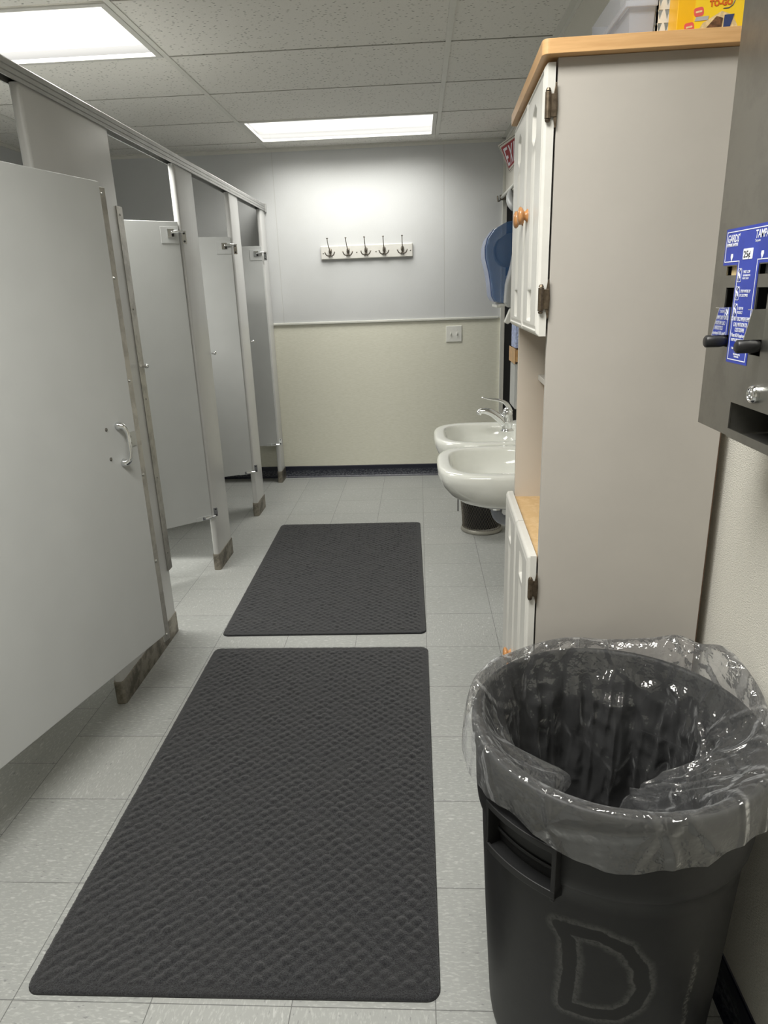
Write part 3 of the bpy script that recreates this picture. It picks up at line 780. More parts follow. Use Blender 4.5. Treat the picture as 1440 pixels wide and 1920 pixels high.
# front sheet cut around windows, slots and the delivery tray
wins = [(1.062, 1.113, 1.4375, 1.4505), (1.080, 1.107, 1.334, 1.420), (.965, 1.012, 1.4375, 1.4505), (.976, 1.008, 1.329, 1.420)]
ycuts = sorted({DYA, DYB, 1.045, *[a for w_ in wins for a in w_[:2]]}); zcuts = sorted({DZ0, DZ1, 1.256, *[a for w_ in wins for a in w_[2:]]})
def hole(y, z):
    if any(a < y < b and c < z < d_ for a, b, c, d_ in wins): return True
    return DYA + .02 < y < 1.045 and z < 1.256
ycuts = sorted(set(ycuts) | {DYA + .02})
for a, b in zip(ycuts[:-1], ycuts[1:]):
    for c, d_ in zip(zcuts[:-1], zcuts[1:]):
        if not hole((a + b) / 2, (c + d_) / 2):
            vs = [bm.verts.new(p) for p in ((DX, a, c), (DX, b, c), (DX, b, d_), (DX, a, d_))]; bm.faces.new(vs)
bmesh.ops.remove_doubles(bm, verts=bm.verts[:], dist=1e-5)
fo = mesh_obj('front_sheet', bm, M['disp'], dp); so = fo.modifiers.new('s', 'SOLIDIFY'); so.thickness = sh; so.offset = 0
mesh_obj('housing', B((DX + .002, XR - .001, DYB - .002, DYB, DZ0, DZ1), (DX + .002, XR - .001, DYA, DYA + .002, DZ0, DZ1), (DX + .002, XR - .001, DYA, DYB, DZ1 - .002, DZ1),
                      (DX + .05, DX + .052, DYA, DYB, 1.256, DZ1), (DX + .002, XR - .001, DYA, DYB, 1.256, 1.258), (DX + .002, XR - .001, 1.046, 1.048, DZ0, 1.256)), M['disp'], dp)
mesh_obj('inner_back', B((DX + .045, DX + .049, DYA + .01, DYB - .01, 1.26, DZ1 - .01), (XR - .01, XR - .002, DYA + .01, 1.044, DZ0 + .004, 1.254)), M['darkmetal'], dp)
mesh_obj('delivery_tray', B((DX - .002, XR - .001, DYA, 1.043, DZ0, DZ0 + .0022), (DX - .003, DX - .001, DYA, 1.043, DZ0 - .001, DZ0 + .012)), M['disp'], dp)
for y in (.985, 1.090):
    ca = mesh_obj('coin_window', B((DX + .006, DX + .010, y - .022, y + .022, 1.436, 1.452)), M['cream'] if y > 1 else M['disp'], dp)
for y in (1.080, .974):
    bm = bmesh.new()
    prism(bm, [(DX + .004, y, 1.391), (DX - .0190, y, 1.391), (DX - .0265, y, 1.352), (DX + .004, y, 1.352)], (0, .0016, 0))
    prism(bm, [(DX + .004, y, 1.391), (DX - .0190, y, 1.391), (DX - .0190, y + .014, 1.391), (DX + .004, y + .014, 1.391)], (0, 0, .0012))
    lv = mesh_obj('lever', bm, M['chrome'], dp)
    bm = bmesh.new(); tube(bm, [(DX - .034, y + .004, 1.343), (DX - .032, y + .004, 1.343), (DX - .012, y + .004, 1.343), (DX - .004, y + .004, 1.343)], [.007, .0092, .0092, .008], 16)
    mesh_obj('lever_grip', bm, M['darkmetal'], lv, smooth=True)
bm = bmesh.new(); lathe(bm, [(.0125, 0), (.0130, .004), (.0115, .008), (.0085, .009), (.0080, .0065), (.0072, .001)], 24, rot_to((DX - .001, .972, 1.278), (-1, 0, 0)), cap=False)
mesh_obj('lock_ring', bm, M['chrome'], dp, smooth=True)
bm = bmesh.new(); lathe(bm, [(.0076, 0), (.0074, .002)], 20, rot_to((DX - .0015, .972, 1.278), (-1, 0, 0))); mesh_obj('lock_core', bm, M['oldsteel'], dp)
# sticker: T-shaped, symmetric about SY
SY = 1.044
def yz(pts, x, d, name, mat, par):
    bm = bmesh.new(); prism(bm, [(x, a, b) for a, b in pts], (d, 0, 0)); return mesh_obj(name, bm, mat, par)
W1, W2 = .082, .0330
ST0, ST1, ST2 = 1.503, 1.452, 1.313      # top, underside of arms, foot
sx = DX - .0018
Tpts = [(SY + W1, ST0), (SY + W1, ST1), (SY + W2, ST1), (SY + W2, ST2), (SY - W2, ST2), (SY - W2, ST1), (SY - W1, ST1), (SY - W1, ST0)]
sk = yz(Tpts, sx, .0006, 'sticker', M['blue_ink'], dp)
def inset(o_):
    a, b, c = W1 - o_, W2 - o_, o_
    return [(SY + a, ST0 - c), (SY + a, ST1 + c), (SY + b, ST1 + c), (SY + b, ST2 + c), (SY - b, ST2 + c), (SY - b, ST1 + c), (SY - a, ST1 + c), (SY - a, ST0 - c)]
bm = bmesh.new()
A_, B_ = inset(.0042), inset(.0054)
for i in range(8):
    j = (i + 1) % 8
    prism(bm, [(sx - .0004, *A_[i]), (sx - .0004, *A_[j]), (sx - .0004, *B_[j]), (sx - .0004, *B_[i])], (.0003, 0, 0))
mesh_obj('border_print', bm, M['white_ink'], sk)
def stext(body, y, z, size, sxx=1.0, mat='white_ink', bold=0.0, align='LEFT'):
    Mx = Matrix(((0, 0, -1, sx - .0004), (-1, 0, 0, y), (0, 1, 0, z), (0, 0, 0, 1)))
    return text_mesh('lettering', body, size, M[mat], Mx, sk, depth=.0001, sx=sxx, align=align, bold=bold)
stext("GARDS'", SY + .074, 1.4838, .0150, .78, bold=.0002)
stext('FEMININE NAPKINS', SY + .075, 1.4780, .0064, .66, bold=.0001)
stext('TAMPAX', SY - .014, 1.4850, .0150, .8, bold=.0002)
stext('Tampons', SY - .014, 1.4800, .0052, .8)
bm = bmesh.new(); prism(bm, [(sx - .0005, SY + a, 1.4655 + b) for a, b in rrect(.003, .0, .030, .0145, .0015)], (.0003, 0, 0)); mesh_obj('price_print', bm, M['white_ink'], sk)
Mx = Matrix(((0, 0, -1, sx - .0008), (-1, 0, 0, SY + .0155), (0, 1, 0, 1.4610), (0, 0, 0, 1)))
text_mesh('lettering', '25¢', .0125, M['black_ink'], Mx, sk, depth=.0001, sx=1.15, bold=.0001)
bm = bmesh.new()
for yy_ in (SY + .054, SY - .040):
    prism(bm, [(sx - .0005, yy_ + a, 1.4635 + b) for a, b in ((.004, 0), (.003, .004), (-.003, .004), (-.004, 0), (0, -.007))], (.0003, 0, 0))
mesh_obj('arrow_print', bm, M['white_ink'], sk)
bm = bmesh.new()
for k, z in enumerate((1.437, 1.412, 1.388)):
    y_a, y_b, z_a, z_b = SY + .0275, SY + .0155, z - .0095, z + .0095
    for q in ((y_a, y_b, z_a, z_a + .0007), (y_a, y_b, z_b - .0007, z_b), (y_a, y_a - .0007, z_a, z_b), (y_b + .0007, y_b, z_a, z_b)):
        box(bm, sx - .0005, sx - .0002, min(q[0], q[1]), max(q[0], q[1]), q[2], q[3])
    tube(bm, [(sx - .0004, SY + .027, z - .006), (sx - .0004, SY + .022, z - .001 + k * .001), (sx - .0004, SY + .024, z + .004), (sx - .0004, SY + .019, z + .008)], .0012, 4)
    tube(bm, [(sx - .0004, SY + .025, z - .008), (sx - .0004, SY + .019, z - .004), (sx - .0004, SY + .021, z + .002)], .0007, 4)
mesh_obj('picture_print', bm, M['white_ink'], sk)
stext('1. INSERT COIN', SY + .0130, 1.4395, .0054, .62); stext('TURN HANDLE UNTIL\nPRODUCT DROPS', SY + .0110, 1.4350, .0038, .62)
stext('2. PUSH HANDLE UP\nOR CLOCKWISE', SY + .0140, 1.4130, .0058, .62)
stext('3. REMOVE\nPRODUCT', SY + .0140, 1.3890, .0058, .62)
for body, z, s_, k in (('DO NOT FORCE WHEN IF EMPTY', 1.3735, .0082, .50), ('CALL MATRON OR', 1.3655, .0082, .62), ('CUSTODIAN.', 1.3580, .0082, .62), ('Meets ADA Requirements', 1.3505, .0076, .60),
                       ('HOSPITAL SPECIALTY COMPANY', 1.3445, .0056, .58), ('Division Of', 1.3390, .0060, .62), ('Made for restroom dispensing only', 1.3330, .0042, .62), ('Cleveland, OH', 1.3290, .0040, .66), ('Patent numbers pending', 1.3250, .0038, .6), ('Printed in U.S.A.', 1.3215, .0038, .6)):
    stext(body, SY, z, s_, k, align='CENTER', bold=.00008)

# ------------------------------------------------------------------ trash can
CXc, CYc = .335, 1.045
can = thing('trash_can', 'large round dark grey plastic trash can with a scuffed letter D in the foreground', 'trash can', (CXc, CYc, 0))
D_SEG = [((-122.5, .436), (-118.5, .415)), ((-118.5, .415), (-117.2, .381)), ((-117.2, .381), (-117.6, .317)), ((-117.6, .317), (-118.8, .262)), ((-118.8, .262), (-107.5, .266)), ((-107.5, .266), (-97, .276)),
         ((-97, .276), (-90, .300)), ((-90, .300), (-87, .340)), ((-87, .340), (-88.8, .385)), ((-88.8, .385), (-95.7, .428)), ((-95.7, .428), (-106.2, .446)), ((-106.2, .446), (-119.5, .440))]
def mk_can():
    g = G('grey_moulded_plastic')
    uv = g.coord('UV'); sp = g.new('ShaderNodeSeparateXYZ'); g.l.new(uv, sp.inputs[0])
    o = g.coord('Object')
    wob = g.math('MULTIPLY', g.math('SUBTRACT', g.noise(o, 30, 3), 0.5), 0.012)
    U = g.math('ADD', sp.outputs[0], wob); V = g.math('ADD', sp.outputs[1], wob)
    dist = None
    for (a, za), (b, zb) in D_SEG:
        ax, bx = math.radians(a) * .225, math.radians(b) * .225
        dx, dz = bx - ax, zb - za; L2 = dx * dx + dz * dz
        pu, pv = g.math('SUBTRACT', U, ax), g.math('SUBTRACT', V, za)
        t = g.math('DIVIDE', g.math('ADD', g.math('MULTIPLY', pu, dx), g.math('MULTIPLY', pv, dz)), L2, clamp=True)
        ex = g.math('SUBTRACT', pu, g.math('MULTIPLY', t, dx)); ez = g.math('SUBTRACT', pv, g.math('MULTIPLY', t, dz))
        dd = g.math('SQRT', g.math('ADD', g.math('MULTIPLY', ex, ex), g.math('MULTIPLY', ez, ez)))
        dist = dd if dist is None else g.math('MINIMUM', dist, dd)
    chalk = g.math('MULTIPLY', g.ramp(dist, .0110, .0130), g.ramp(dist, .0140, .027, 1, 0))
    paint = g.ramp(dist, .0095, .0120, 1, 0)
    n = g.noise(o, 160, 4, .7); n2 = g.noise(o, 24, 4)
    sc = g.noise(g.map(o, (1, 1, .12)), 45, 5, .7)
    # long scuffs at the right hand side
    sang = g.math('ADD', sp.outputs[0], g.math('MULTIPLY', g.noise(g.map(o, (1, 1, 3)), 4, 2), .03))
    scr = g.math('MULTIPLY', g.ramp(g.math('ABSOLUTE', g.math('ADD', sang, .235)), .001, .009, 1, 0), g.ramp(n, .42, .62))
    scr = g.math('MULTIPLY', scr, g.ramp(sp.outputs[1], .42, .36))
    c = g.mix(g.ramp(n2, .3, .7), (.0105, .0107, .0112), (.0135, .0137, .0142))
    c = g.mix(g.math('MULTIPLY', g.ramp(sc, .6, .8), .10), c, (.12, .12, .12))
    c = g.mix(paint, c, (.0065, .0065, .0065))
    c = g.mix(g.math('MULTIPLY', g.math('MULTIPLY', chalk, .55), g.ramp(n, .25, .6)), c, (.12, .12, .115))
    c = g.mix(g.math('MULTIPLY', scr, .55), c, (.22, .22, .20))
    g.set(color=c, rough=.48, spec=.3, normal=g.bump(n, .15, .0006))
    return g.m
M['can'] = mk_can()
def can_profile():
    out = [(.190, .0), (.200, .002), (.206, .010), (.2085, .03), (.2195, .25), (.2300, .525), (.2345, .531), (.2385, .540), (.2405, .56), (.2430, .655), (.2470, .662), (.2490, .672), (.2505, .685), (.2500, .695), (.2465, .700), (.2400, .700), (.2370, .694), (.2350, .68)]
    inn = [(.2290, .53), (.2180, .25), (.2050, .03), (.195, .016), (.0, .016)]
    return out, inn
def revolve(prof, n, name, mat, parent, zsub=None):
    P = []
    for (r0, z0), (r1, z1) in zip(prof[:-1], prof[1:]):
        k = max(1, int(abs(z1 - z0) / .03))
        for i in range(k): P.append((r0 + (r1 - r0) * i / k, z0 + (z1 - z0) * i / k))
    P.append(prof[-1])
    V = []; F = []; UV = []
    for r, z in P:
        for i in range(n + 1):
            a = -PI + 2 * PI * i / n; V.append((r * math.cos(a), r * math.sin(a), z)); UV.append((a * .225, z))
    for j in range(len(P) - 1):
        for i in range(n): a = j * (n + 1) + i; F.append((a, a + 1, a + n + 2, a + n + 1))
    me = bpy.data.meshes.new(name); me.from_pydata(V, [], F); uvl = me.uv_layers.new(name='UVMap')
    for lp in me.loops: uvl.data[lp.index].uv = UV[lp.vertex_index]
    me.materials.append(mat); me.polygons.foreach_set('use_smooth', [True] * len(me.polygons))
    o = bpy.data.objects.new(name, me); COL.objects.link(o); o.parent = parent
    return o
po, pi_ = can_profile()
revolve(po + pi_, 144, 'body', M['can'], can)
def arc_bar(bm, r0, r1, z0, z1, a0, a1, n=16, slope=0.0):
    rings = []
    for i in range(n + 1):
        a = math.radians(a0 + (a1 - a0) * i / n); c, s = math.cos(a), math.sin(a)
        rings.append([(r0 * c, r0 * s, z0), (r1 * c, r1 * s, z0 + slope), (r1 * c, r1 * s, z1), (r0 * c, r0 * s, z1)])
    loft(bm, rings, True, True, True)
def can_handle(a0, a1):
    bm = bmesh.new()
    arc_bar(bm, .226, .2640, .500, .534, a0, a1, slope=.026)       # lower lip
    arc_bar(bm, .2595, .2645, .526, .540, a0, a1)
    arc_bar(bm, .236, .2640, .612, .624, a0, a1)                   # upper lip
    arc_bar(bm, .232, .2640, .520, .620, a0, a0 + 1.6, 2)          # cheeks
    arc_bar(bm, .232, .2640, .520, .620, a1 - 1.6, a1, 2)
    arc_bar(bm, .2410, .2445, .560, .566, a0 + 1, a1 - 1)          # inner rib
    mesh_obj('handle', bm, M['can'], can, bevel=.0015)
can_handle(-153.5, -122); can_handle(27, 58)

# ------------------------------------------------------------------ clear plastic liner
def ridged(p, s, seed=0):
    return 1 - abs(noise.noise(Vector(p) * s + Vector((seed, seed * 1.7, 0)))) * 2.2
def liner():
    nA, rows = 420, []
    # (r, z) profile from outer hem over the rim and down inside
    prof = [(.262, .632), (.263, .640), (.2635, .66), (.262, .68), (.2600, .695), (.2565, .706), (.2480, .712), (.2390, .709), (.2320, .70), (.228, .67), (.224, .62), (.220, .55), (.214, .45), (.208, .35), (.202, .25), (.196, .16), (.188, .09), (.165, .045), (.11, .032), (.05, .030)]
    P = []
    for (r0, z0), (r1, z1) in zip(prof[:-1], prof[1:]):
        L = math.hypot(r1 - r0, z1 - z0); k = max(1, int(L / .0055))
        for i in range(k): P.append((r0 + (r1 - r0) * i / k, z0 + (z1 - z0) * i / k))
    P.append(prof[-1]); n = len(P)
    V = []; F = []
    def g(a, c, wd):
        d = (a - c + 180) % 360 - 180
        return math.exp(-(d / wd) ** 2)
    rim = next(i for i, p in enumerate(P) if p[0] <= .249)
    for j, (r, z) in enumerate(P):
        t = j / (n - 1); inside = j > rim
        for i in range(nA):
            a = -180 + 360 * i / nA; ar = math.radians(a); c, s = math.cos(ar), math.sin(ar)
            rr, zz = r, z
            hemf = max(0, (.70 - z) / .07) if not inside else 0
            if not inside:
                rr += .004 * hemf + .006 * hemf * noise.noise(Vector((c * 3, s * 3, z * 6)))
                rr += .0035 * hemf * ridged((c, s, z * .9), 6.5, 3)
                zz += hemf * (.016 * noise.noise(Vector((c * 2.2, s * 2.2, 5))) - .010 * g(a, -118, 16) + .014 * g(a, 170, 30) + .020 * g(a, -50, 22))
            lift = max(0, 1 - abs(j - rim) / 9.0)
            # slack film stands up above the rim at the back and at the right
            up = .050 * g(a, 36, 24) + .010 * g(a, 95, 30) + .012 * g(a, 150, 22) + .016 * g(a, 10, 16)
            zz += up * lift * (1 + .4 * noise.noise(Vector((c * 4, s * 4, 1)))); rr += up * lift * .45
            if inside:
                dpt = min(1, (.71 - z) / .10)
                deep = min(1, (.71 - z) / .35)
                # vertical drapes gathered along the wall
                rr -= dpt * (.012 + .016 * max(0, noise.noise(Vector((c * 3.1, s * 3.1, z * 1.4 + 3)))) * 2)
                rr -= dpt * .010 * ridged((c * 1.0, s * 1.0, z * .35), 7, 11)
                rr -= dpt * .006 * ridged((c, s, z), 9, 5)
                # a big fold billowing inwards at the front right, a smaller one at the left
                bel = math.exp(-((z - .50) / .13) ** 2)
                rr -= .15 * g(a, -30, 36) * math.exp(-((z - .54) / .12) ** 2) * min(1, (.71 - z) / .05) * (1 + .5 * noise.noise(Vector((c * 5, s * 5, z * 9))))
                rr -= .095 * g(a, -165, 28) * math.exp(-((z - .585) / .09) ** 2) * dpt * (1 + .5 * noise.noise(Vector((c * 6, s * 6, z * 8 + 2))))
                rr -= .085 * g(a, -100, 30) * math.exp(-((z - .55) / .10) ** 2) * dpt
                rr -= .035 * g(a, 75, 12) * math.exp(-((z - .45) / .2) ** 2) * dpt
                zz += .020 * dpt * (1 - deep * .4) * noise.noise(Vector((c * 4, s * 4, z * 7 + 9)))
                # crisp creases
                cr = noise.noise(Vector((c * rr * 22, s * rr * 22, z * 20)))
                rr += .012 * dpt * abs(cr) * 2 * (.4 + g(a, -40, 60))
                if z < .1: zz += .03 * abs(noise.noise(Vector((c * rr * 14, s * rr * 14, 2))))
            rr = max(rr, .012)
            if not inside: rr = max(rr, .2525 if z > .63 else .2525)
            rr = min(rr, .2655) if s * rr + CYc > CY0 - .045 else rr
            x_, y_ = rr * c, rr * s
            if x_ + CXc > XR - .004: x_ = XR - .004 - CXc
            V.append((x_, y_, zz))
    for j in range(n - 1):
        for i in range(nA):
            a, b = j * nA + i, j * nA + (i + 1) % nA; F.append((a, b, b + nA, a + nA))
    me = bpy.data.meshes.new('trash_bag'); me.from_pydata(V, [], F); me.materials.append(M['film'])
    me.polygons.foreach_set('use_smooth', [True] * len(me.polygons))
    o = bpy.data.objects.new('trash_bag', me); COL.objects.link(o); o.location = (CXc, CYc, 0)
    tag(o, 'clear crinkled plastic bag lining the large round trash can', 'trash bag')
liner()

# ------------------------------------------------------------------ sinks, faucets, traps
def superell(ax, ay, n_, k, cx=0, cy=0, back=None):
    out = []
    for i in range(k):
        a = 2 * PI * i / k; c, s = math.cos(a), math.sin(a)
        x_ = cx - ax * math.copysign(abs(c) ** (2 / n_), c); y_ = cy + ay * math.copysign(abs(s) ** (2 / n_), s)
        if back is not None: x_ = min(x_, back)
        out.append((x_, y_))
    return out
def sink(y, label):
    t = thing('sink', label, 'sink', (XR, y, 0), group='white wall-hung sinks'); t.scale = (.551 / .535, 1, 1)
    K = 96
    bm = bmesh.new()
    back = -.002
    def outl(dx, ny=.262, e=3.4, fr=0.0):   # outline: front at x=-.535
        L = .535 - dx; pts = superell(L / 2 + .02, ny - dx * .8, e, K, -(L / 2) + .02 - .0, 0, back)
        return [(min(p[0], back), p[1]) for p in pts]
    def deck(x_): return .800 + .012 * max(0, min(1, (x_ + .20) / .12)) + .022 * max(0, min(1, (x_ + .045) / .03))
    ring = []
    for dx, z in ((.17, .640), (.12, .648), (.075, .668), (.040, .695), (.015, .728), (.002, .760), (.000, .785), (.004, .796)):
        ring.append([(x_, y_, (z if x_ < -.30 else z - (x_ + .30) * .10 * (1 if z < .77 else 0))) for x_, y_ in outl(dx)])
    ring.append([(x_, y_, deck(x_) - .001) for x_, y_ in outl(.010)])
    ring.append([(x_, y_, deck(x_) + .0005) for x_, y_ in outl(.018)])
    # basin opening
    def basin(s_, z): return [(-.310 + (px) * s_, py * s_, z) for px, py in superell(.176, .205, 3.2, K, 0, 0)]
    ring.append([(x_, y_, deck(x_) + .0005) for x_, y_, _ in basin(1.05, 0)])
    ring.append([(x_, y_, deck(x_) - .001) for x_, y_, _ in basin(1.0, 0)])
    for s_, z in ((.975, .788), (.95, .77), (.91, .745), (.84, .72), (.70, .700), (.45, .690), (.12, .686)): ring.append(basin(s_, z))
    loft(bm, ring, True, True, True)
    mesh_obj('basin', bm, M['porcelain'], t, smooth=True)
    bm = bmesh.new(); lathe(bm, [(.022, 0), (.022, .002), (.016, .003), (.014, .001)], 20, Matrix.Translation((-.310, 0, .686))); mesh_obj('drain', bm, M['chrome'], t, smooth=True)
    bm = bmesh.new()
    for yy_ in (-.15, .15): box(bm, -.06, -.001, yy_ - .02, yy_ + .02, .66, .72)
    mesh_obj('wall_bracket', bm, M['steel'], t)
    return t
def drain_trap(t):
    bm = bmesh.new()
    path = [(-.310, 0, .643), (-.310, 0, .60)] + bez((-.310, 0, .60), (-.310, 0, .535), (-.235, 0, .535), (-.235, 0, .60), 10) + bez((-.235, 0, .60), (-.235, 0, .63), (-.22, 0, .632), (-.18, 0, .632), 6) + [(-.001, 0, .632)]
    tube(bm, path, .0205, 16); dt = mesh_obj('drain_trap', bm, M['trap'], t, smooth=True)
    bm = bmesh.new(); tube(bm, [(-.310, 0, .622), (-.310, 0, .600)], .027, 12); tube(bm, [(-.235, 0, .598), (-.235, 0, .612)], .027, 12); mesh_obj('slip_nut', bm, M['chrome'], dt)
def faucet(y, xb, zb, label):
    t = thing('faucet', label, 'faucet', (xb, y, zb), group='chrome single-lever faucets')
    bm = bmesh.new()
    lathe(bm, [(.030, 0), (.031, .004), (.027, .007), (.024, .012), (.024, .020), (.026, .024), (.0255, .05), (.023, .075), (.024, .080), (.020, .10), (.008, .110)], 28)
    mesh_obj('body', bm, M['chrome'], t, smooth=True)
    bm = bmesh.new(); tube(bm, bez((-.004, 0, .030), (-.055, 0, .085), (-.09, 0, .105), (-.135, 0, .092), 14), [.023 - .0009 * i for i in range(15)], 16)
    tube(bm, [(-.128, 0, .096), (-.131, 0, .080)], [.0125, .0115], 14)
    mesh_obj('spout', bm, M['chrome'], t, smooth=True)
    bm = bmesh.new(); tube(bm, bez((.012, 0, .090), (-.002, 0, .155), (-.055, 0, .140), (-.118, 0, .158), 14), [.022 - .0013 * i for i in range(15)], 14, flat=.55)
    mesh_obj('lever', bm, M['chrome'], t, smooth=True)
drain_trap(sink(2.575, 'white wall-hung sink nearer the camera, partly hidden by the cabinet'))
drain_trap(sink(3.115, 'white wall-hung sink further back, with the chrome faucet in view'))
faucet(3.115, .402, .802, 'chrome single-lever faucet on the further sink')

# mesh waste basket
wb = thing('waste_basket', 'small dark metal mesh waste basket on the floor under the sinks', 'waste basket', (.375, 4.03, 0))
bm = bmesh.new()
nA, nZ = 46, 15
def wr(z): return .118 + .020 * (z / .27) ** 1.5 + .008 * max(0, 1 - z / .03)
vv = {}
for j in range(nZ + 1):
    z = .022 + (.262 - .022) * j / nZ
    for i in range(nA):
        a = 2 * PI * (i + .5 * (j % 2)) / nA; vv[i, j] = bm.verts.new((wr(z) * math.cos(a), wr(z) * math.sin(a), z))
for j in range(0, nZ - 1):
    for i in range(nA):
        if j % 2 == 0: q = (vv[i, j], vv[i, j + 1], vv[i, j + 2], vv[(i - 1) % nA, j + 1])
        else: q = (vv[i, j], vv[(i + 1) % nA, j + 1], vv[i, j + 2], vv[i, j + 1])
        bm.faces.new(q)
wm = mesh_obj('mesh_wall', bm, M['pewter'], wb); wf = wm.modifiers.new('w', 'WIREFRAME'); wf.thickness = .0028; wf.use_even_offset = False; wf.use_replace = True
bm = bmesh.new(); lathe(bm, [(.126, 0), (.130, .004), (.128, .012), (.121, .024), (.119, .026), (.117, .020), (.12, .004)], 48, cap=False); lathe(bm, [(.118, .004), (.001, .004)], 48, cap=False)
mesh_obj('base_ring', bm, M['oldtrim'], wb, smooth=True)
bm = bmesh.new(); lathe(bm, [(.1375, .255), (.142, .262), (.142, .270), (.137, .272), (.135, .262)], 48, cap=False); mesh_obj('rim', bm, M['darkmetal'], wb, smooth=True)
bm = bmesh.new(); rings = []
for j in range(9):
    z = .032 + .215 * j / 8
    rings.append([((wr(z) - .008 - .006 * noise.noise(Vector((math.cos(2 * PI * i / 48) * 3, math.sin(2 * PI * i / 48) * 3, z * 12)))) * math.cos(2 * PI * i / 48), (wr(z) - .008 - .004 * math.sin(i * 3)) * math.sin(2 * PI * i / 48), z) for i in range(48)])
loft(bm, rings, True, False, False)
ln = mesh_obj('bin_liner', bm, M['darkmetal'], smooth=True); ln.location = (.375, 4.03, 0); tag(ln, 'black liner inside the mesh waste basket', 'bin liner')
bm = bmesh.new(); box(bm, -.150, -.144, -.006, .006, .12, .255); box(bm, -.150, -.136, -.006, .006, .252, .258); mesh_obj('side_clip', bm, M['darkmetal'], wb)

# ------------------------------------------------------------------ towel and soap dispensers
td = thing('paper_towel_dispenser', 'blue translucent paper towel dispenser mounted past the sinks', 'towel dispenser', (XR2, 4.06, 0))
def towel_prof():
    P = [(-.0, 1.365), (-.060, 1.352), (-.165, 1.350), (-.215, 1.362), (-.232, 1.390), (-.238, 1.45), (-.250, 1.52), (-.268, 1.59), (-.270, 1.64), (-.258, 1.69), (-.225, 1.735), (-.165, 1.765), (-.09, 1.780), (-.0, 1.782)]
    return P
P = towel_prof(); bm = bmesh.new(); rings = []
for (y_, s_) in ((-.150, .955), (-.146, .98), (-.136, .995), (-.12, 1.0), (0, 1.0), (.12, 1.0), (.136, .995), (.146, .98), (.150, .955)):
    rings.append([(px * s_, y_, 1.57 + (pz - 1.57) * (s_ * .5 + .5)) for px, pz in P])
loft(bm, rings, True, True, True)
cv = mesh_obj('cover', bm, M['blue_cover'], td, smooth=True); cv.modifiers.new('es', 'EDGE_SPLIT').split_angle = .9
bm = bmesh.new(); rings = []
for y_ in (-.112, -.06, 0, .06, .112): rings.append([(px * 1.012 - .001, y_, 1.57 + (pz - 1.57) * 1.0) for px, pz in P[3:11]] + [(px * .99, y_, pz) for px, pz in P[3:11]][::-1])
loft(bm, rings, True, True, True); mesh_obj('front_panel', bm, M['blue_front'], td, smooth=True).modifiers.new('es', 'EDGE_SPLIT').split_angle = .9
mesh_obj('base', B((-.19, -.0005, -.14, .14, 1.336, 1.352), (-.205, -.18, -.12, .12, 1.330, 1.345)), M['white_pl'], td, bevel=.003)
bm = bmesh.new(); tube(bm, [(-.125, -.11, 1.63), (-.125, .11, 1.63)], .085, 28); mesh_obj('paper_roll', bm, M['grey_pl'], td, smooth=True)
mesh_obj('inner_chassis', B((-.13, -.001, -.125, .125, 1.37, 1.50), (-.03, -.001, -.135, .135, 1.36, 1.76)), M['grey_pl'], td, bevel=.004)
bm = bmesh.new()
box(bm, -.2750, -.2700, -.108, -.102, 1.640, 1.654)
mesh_obj('marking', bm, M['white_ink'], cv)

sd = thing('soap_dispenser', 'white wall soap dispenser with a push lever, between towel dispenser and cabinet', 'soap dispenser', (XR, 3.70, 0)); sd.scale = (1.17, 1, 1)
bm = bmesh.new()
prism(bm, [(-.0005, -.05, 1.34), (-.128, -.05, 1.335), (-.142, -.05, 1.36), (-.138, -.05, 1.45), (-.118, -.05, 1.54), (-.10, -.05, 1.66), (-.0005, -.05, 1.68)], (0, .10, 0))
mesh_obj('body', bm, M['grey_pl'], sd, bevel=.008, seg=3)
bm = bmesh.new(); prism(bm, [(-.07, -.028, 1.335), (-.118, -.028, 1.33), (-.142, -.028, 1.262), (-.128, -.028, 1.252), (-.105, -.028, 1.27)], (0, .056, 0)); mesh_obj('push_lever', bm, M['white_pl'], sd, bevel=.004)

sh_ = thing('wall_shelf', 'small tan wooden ledge on the wall between the sinks and cabinet', 'shelf', (XR, 3.40, 0))
mesh_obj('board', B((-.157, -.0005, -.10, .12, 1.095, 1.150)), M['tan'], sh_, bevel=.003)
mesh_obj('front_lip', B((-.160, -.1575, -.10, .12, 1.085, 1.156)), M['tan'], sh_, bevel=.001)
cbx = mesh_obj('tissue_box', B((XR - .155, XR - .04, 3.33, 3.48, 1.1568, 1.262)), M['blue_card'], bevel=.002); tag(cbx, 'blue and white tissue box standing on the tan wall ledge', 'tissue box')
wx_ = thing('wall_box', 'grey metal wall box right under the tan ledge', 'wall box', (XR, 3.41, 0))
mesh_obj('body', B((-.151, -.0005, -.08, .10, .866, 1.084)), M['grey_pl'], wx_, bevel=.003)
mesh_obj('door', B((-.1535, -.1512, -.074, .094, .874, 1.076)), M['grey_pl'], wx_, bevel=.001)

# rod over the doorway
rd = thing('door_closer_rod', 'white rod with bracket across the top of the dark doorway', 'rod', (XR2, 5.28, 0))
bm = bmesh.new(); tube(bm, [(-.03, .06, 2.048), (-.03, -.85, 2.040)], .011, 12); mesh_obj('rod', bm, M['white_pl'], rd, smooth=True)
bm = bmesh.new(); tube(bm, [(-.04, .05, 2.030), (-.055, .04, 2.022), (-.06, .045, 2.06)], .006, 8); box(bm, -.045, 0, .03, .045, 2.03, 2.065); mesh_obj('bracket', bm, M['pewter'], rd, bevel=.001)
bm = bmesh.new(); tube(bm, bez((-.03, -.47, 2.035), (-.05, -.50, 1.99), (-.035, -.55, 1.93), (-.01, -.60, 1.90), 6), [.008, .018, .026, .03, .03, .026, .014], 12); mesh_obj('grip', bm, M['grey_pl'], rd, smooth=True)

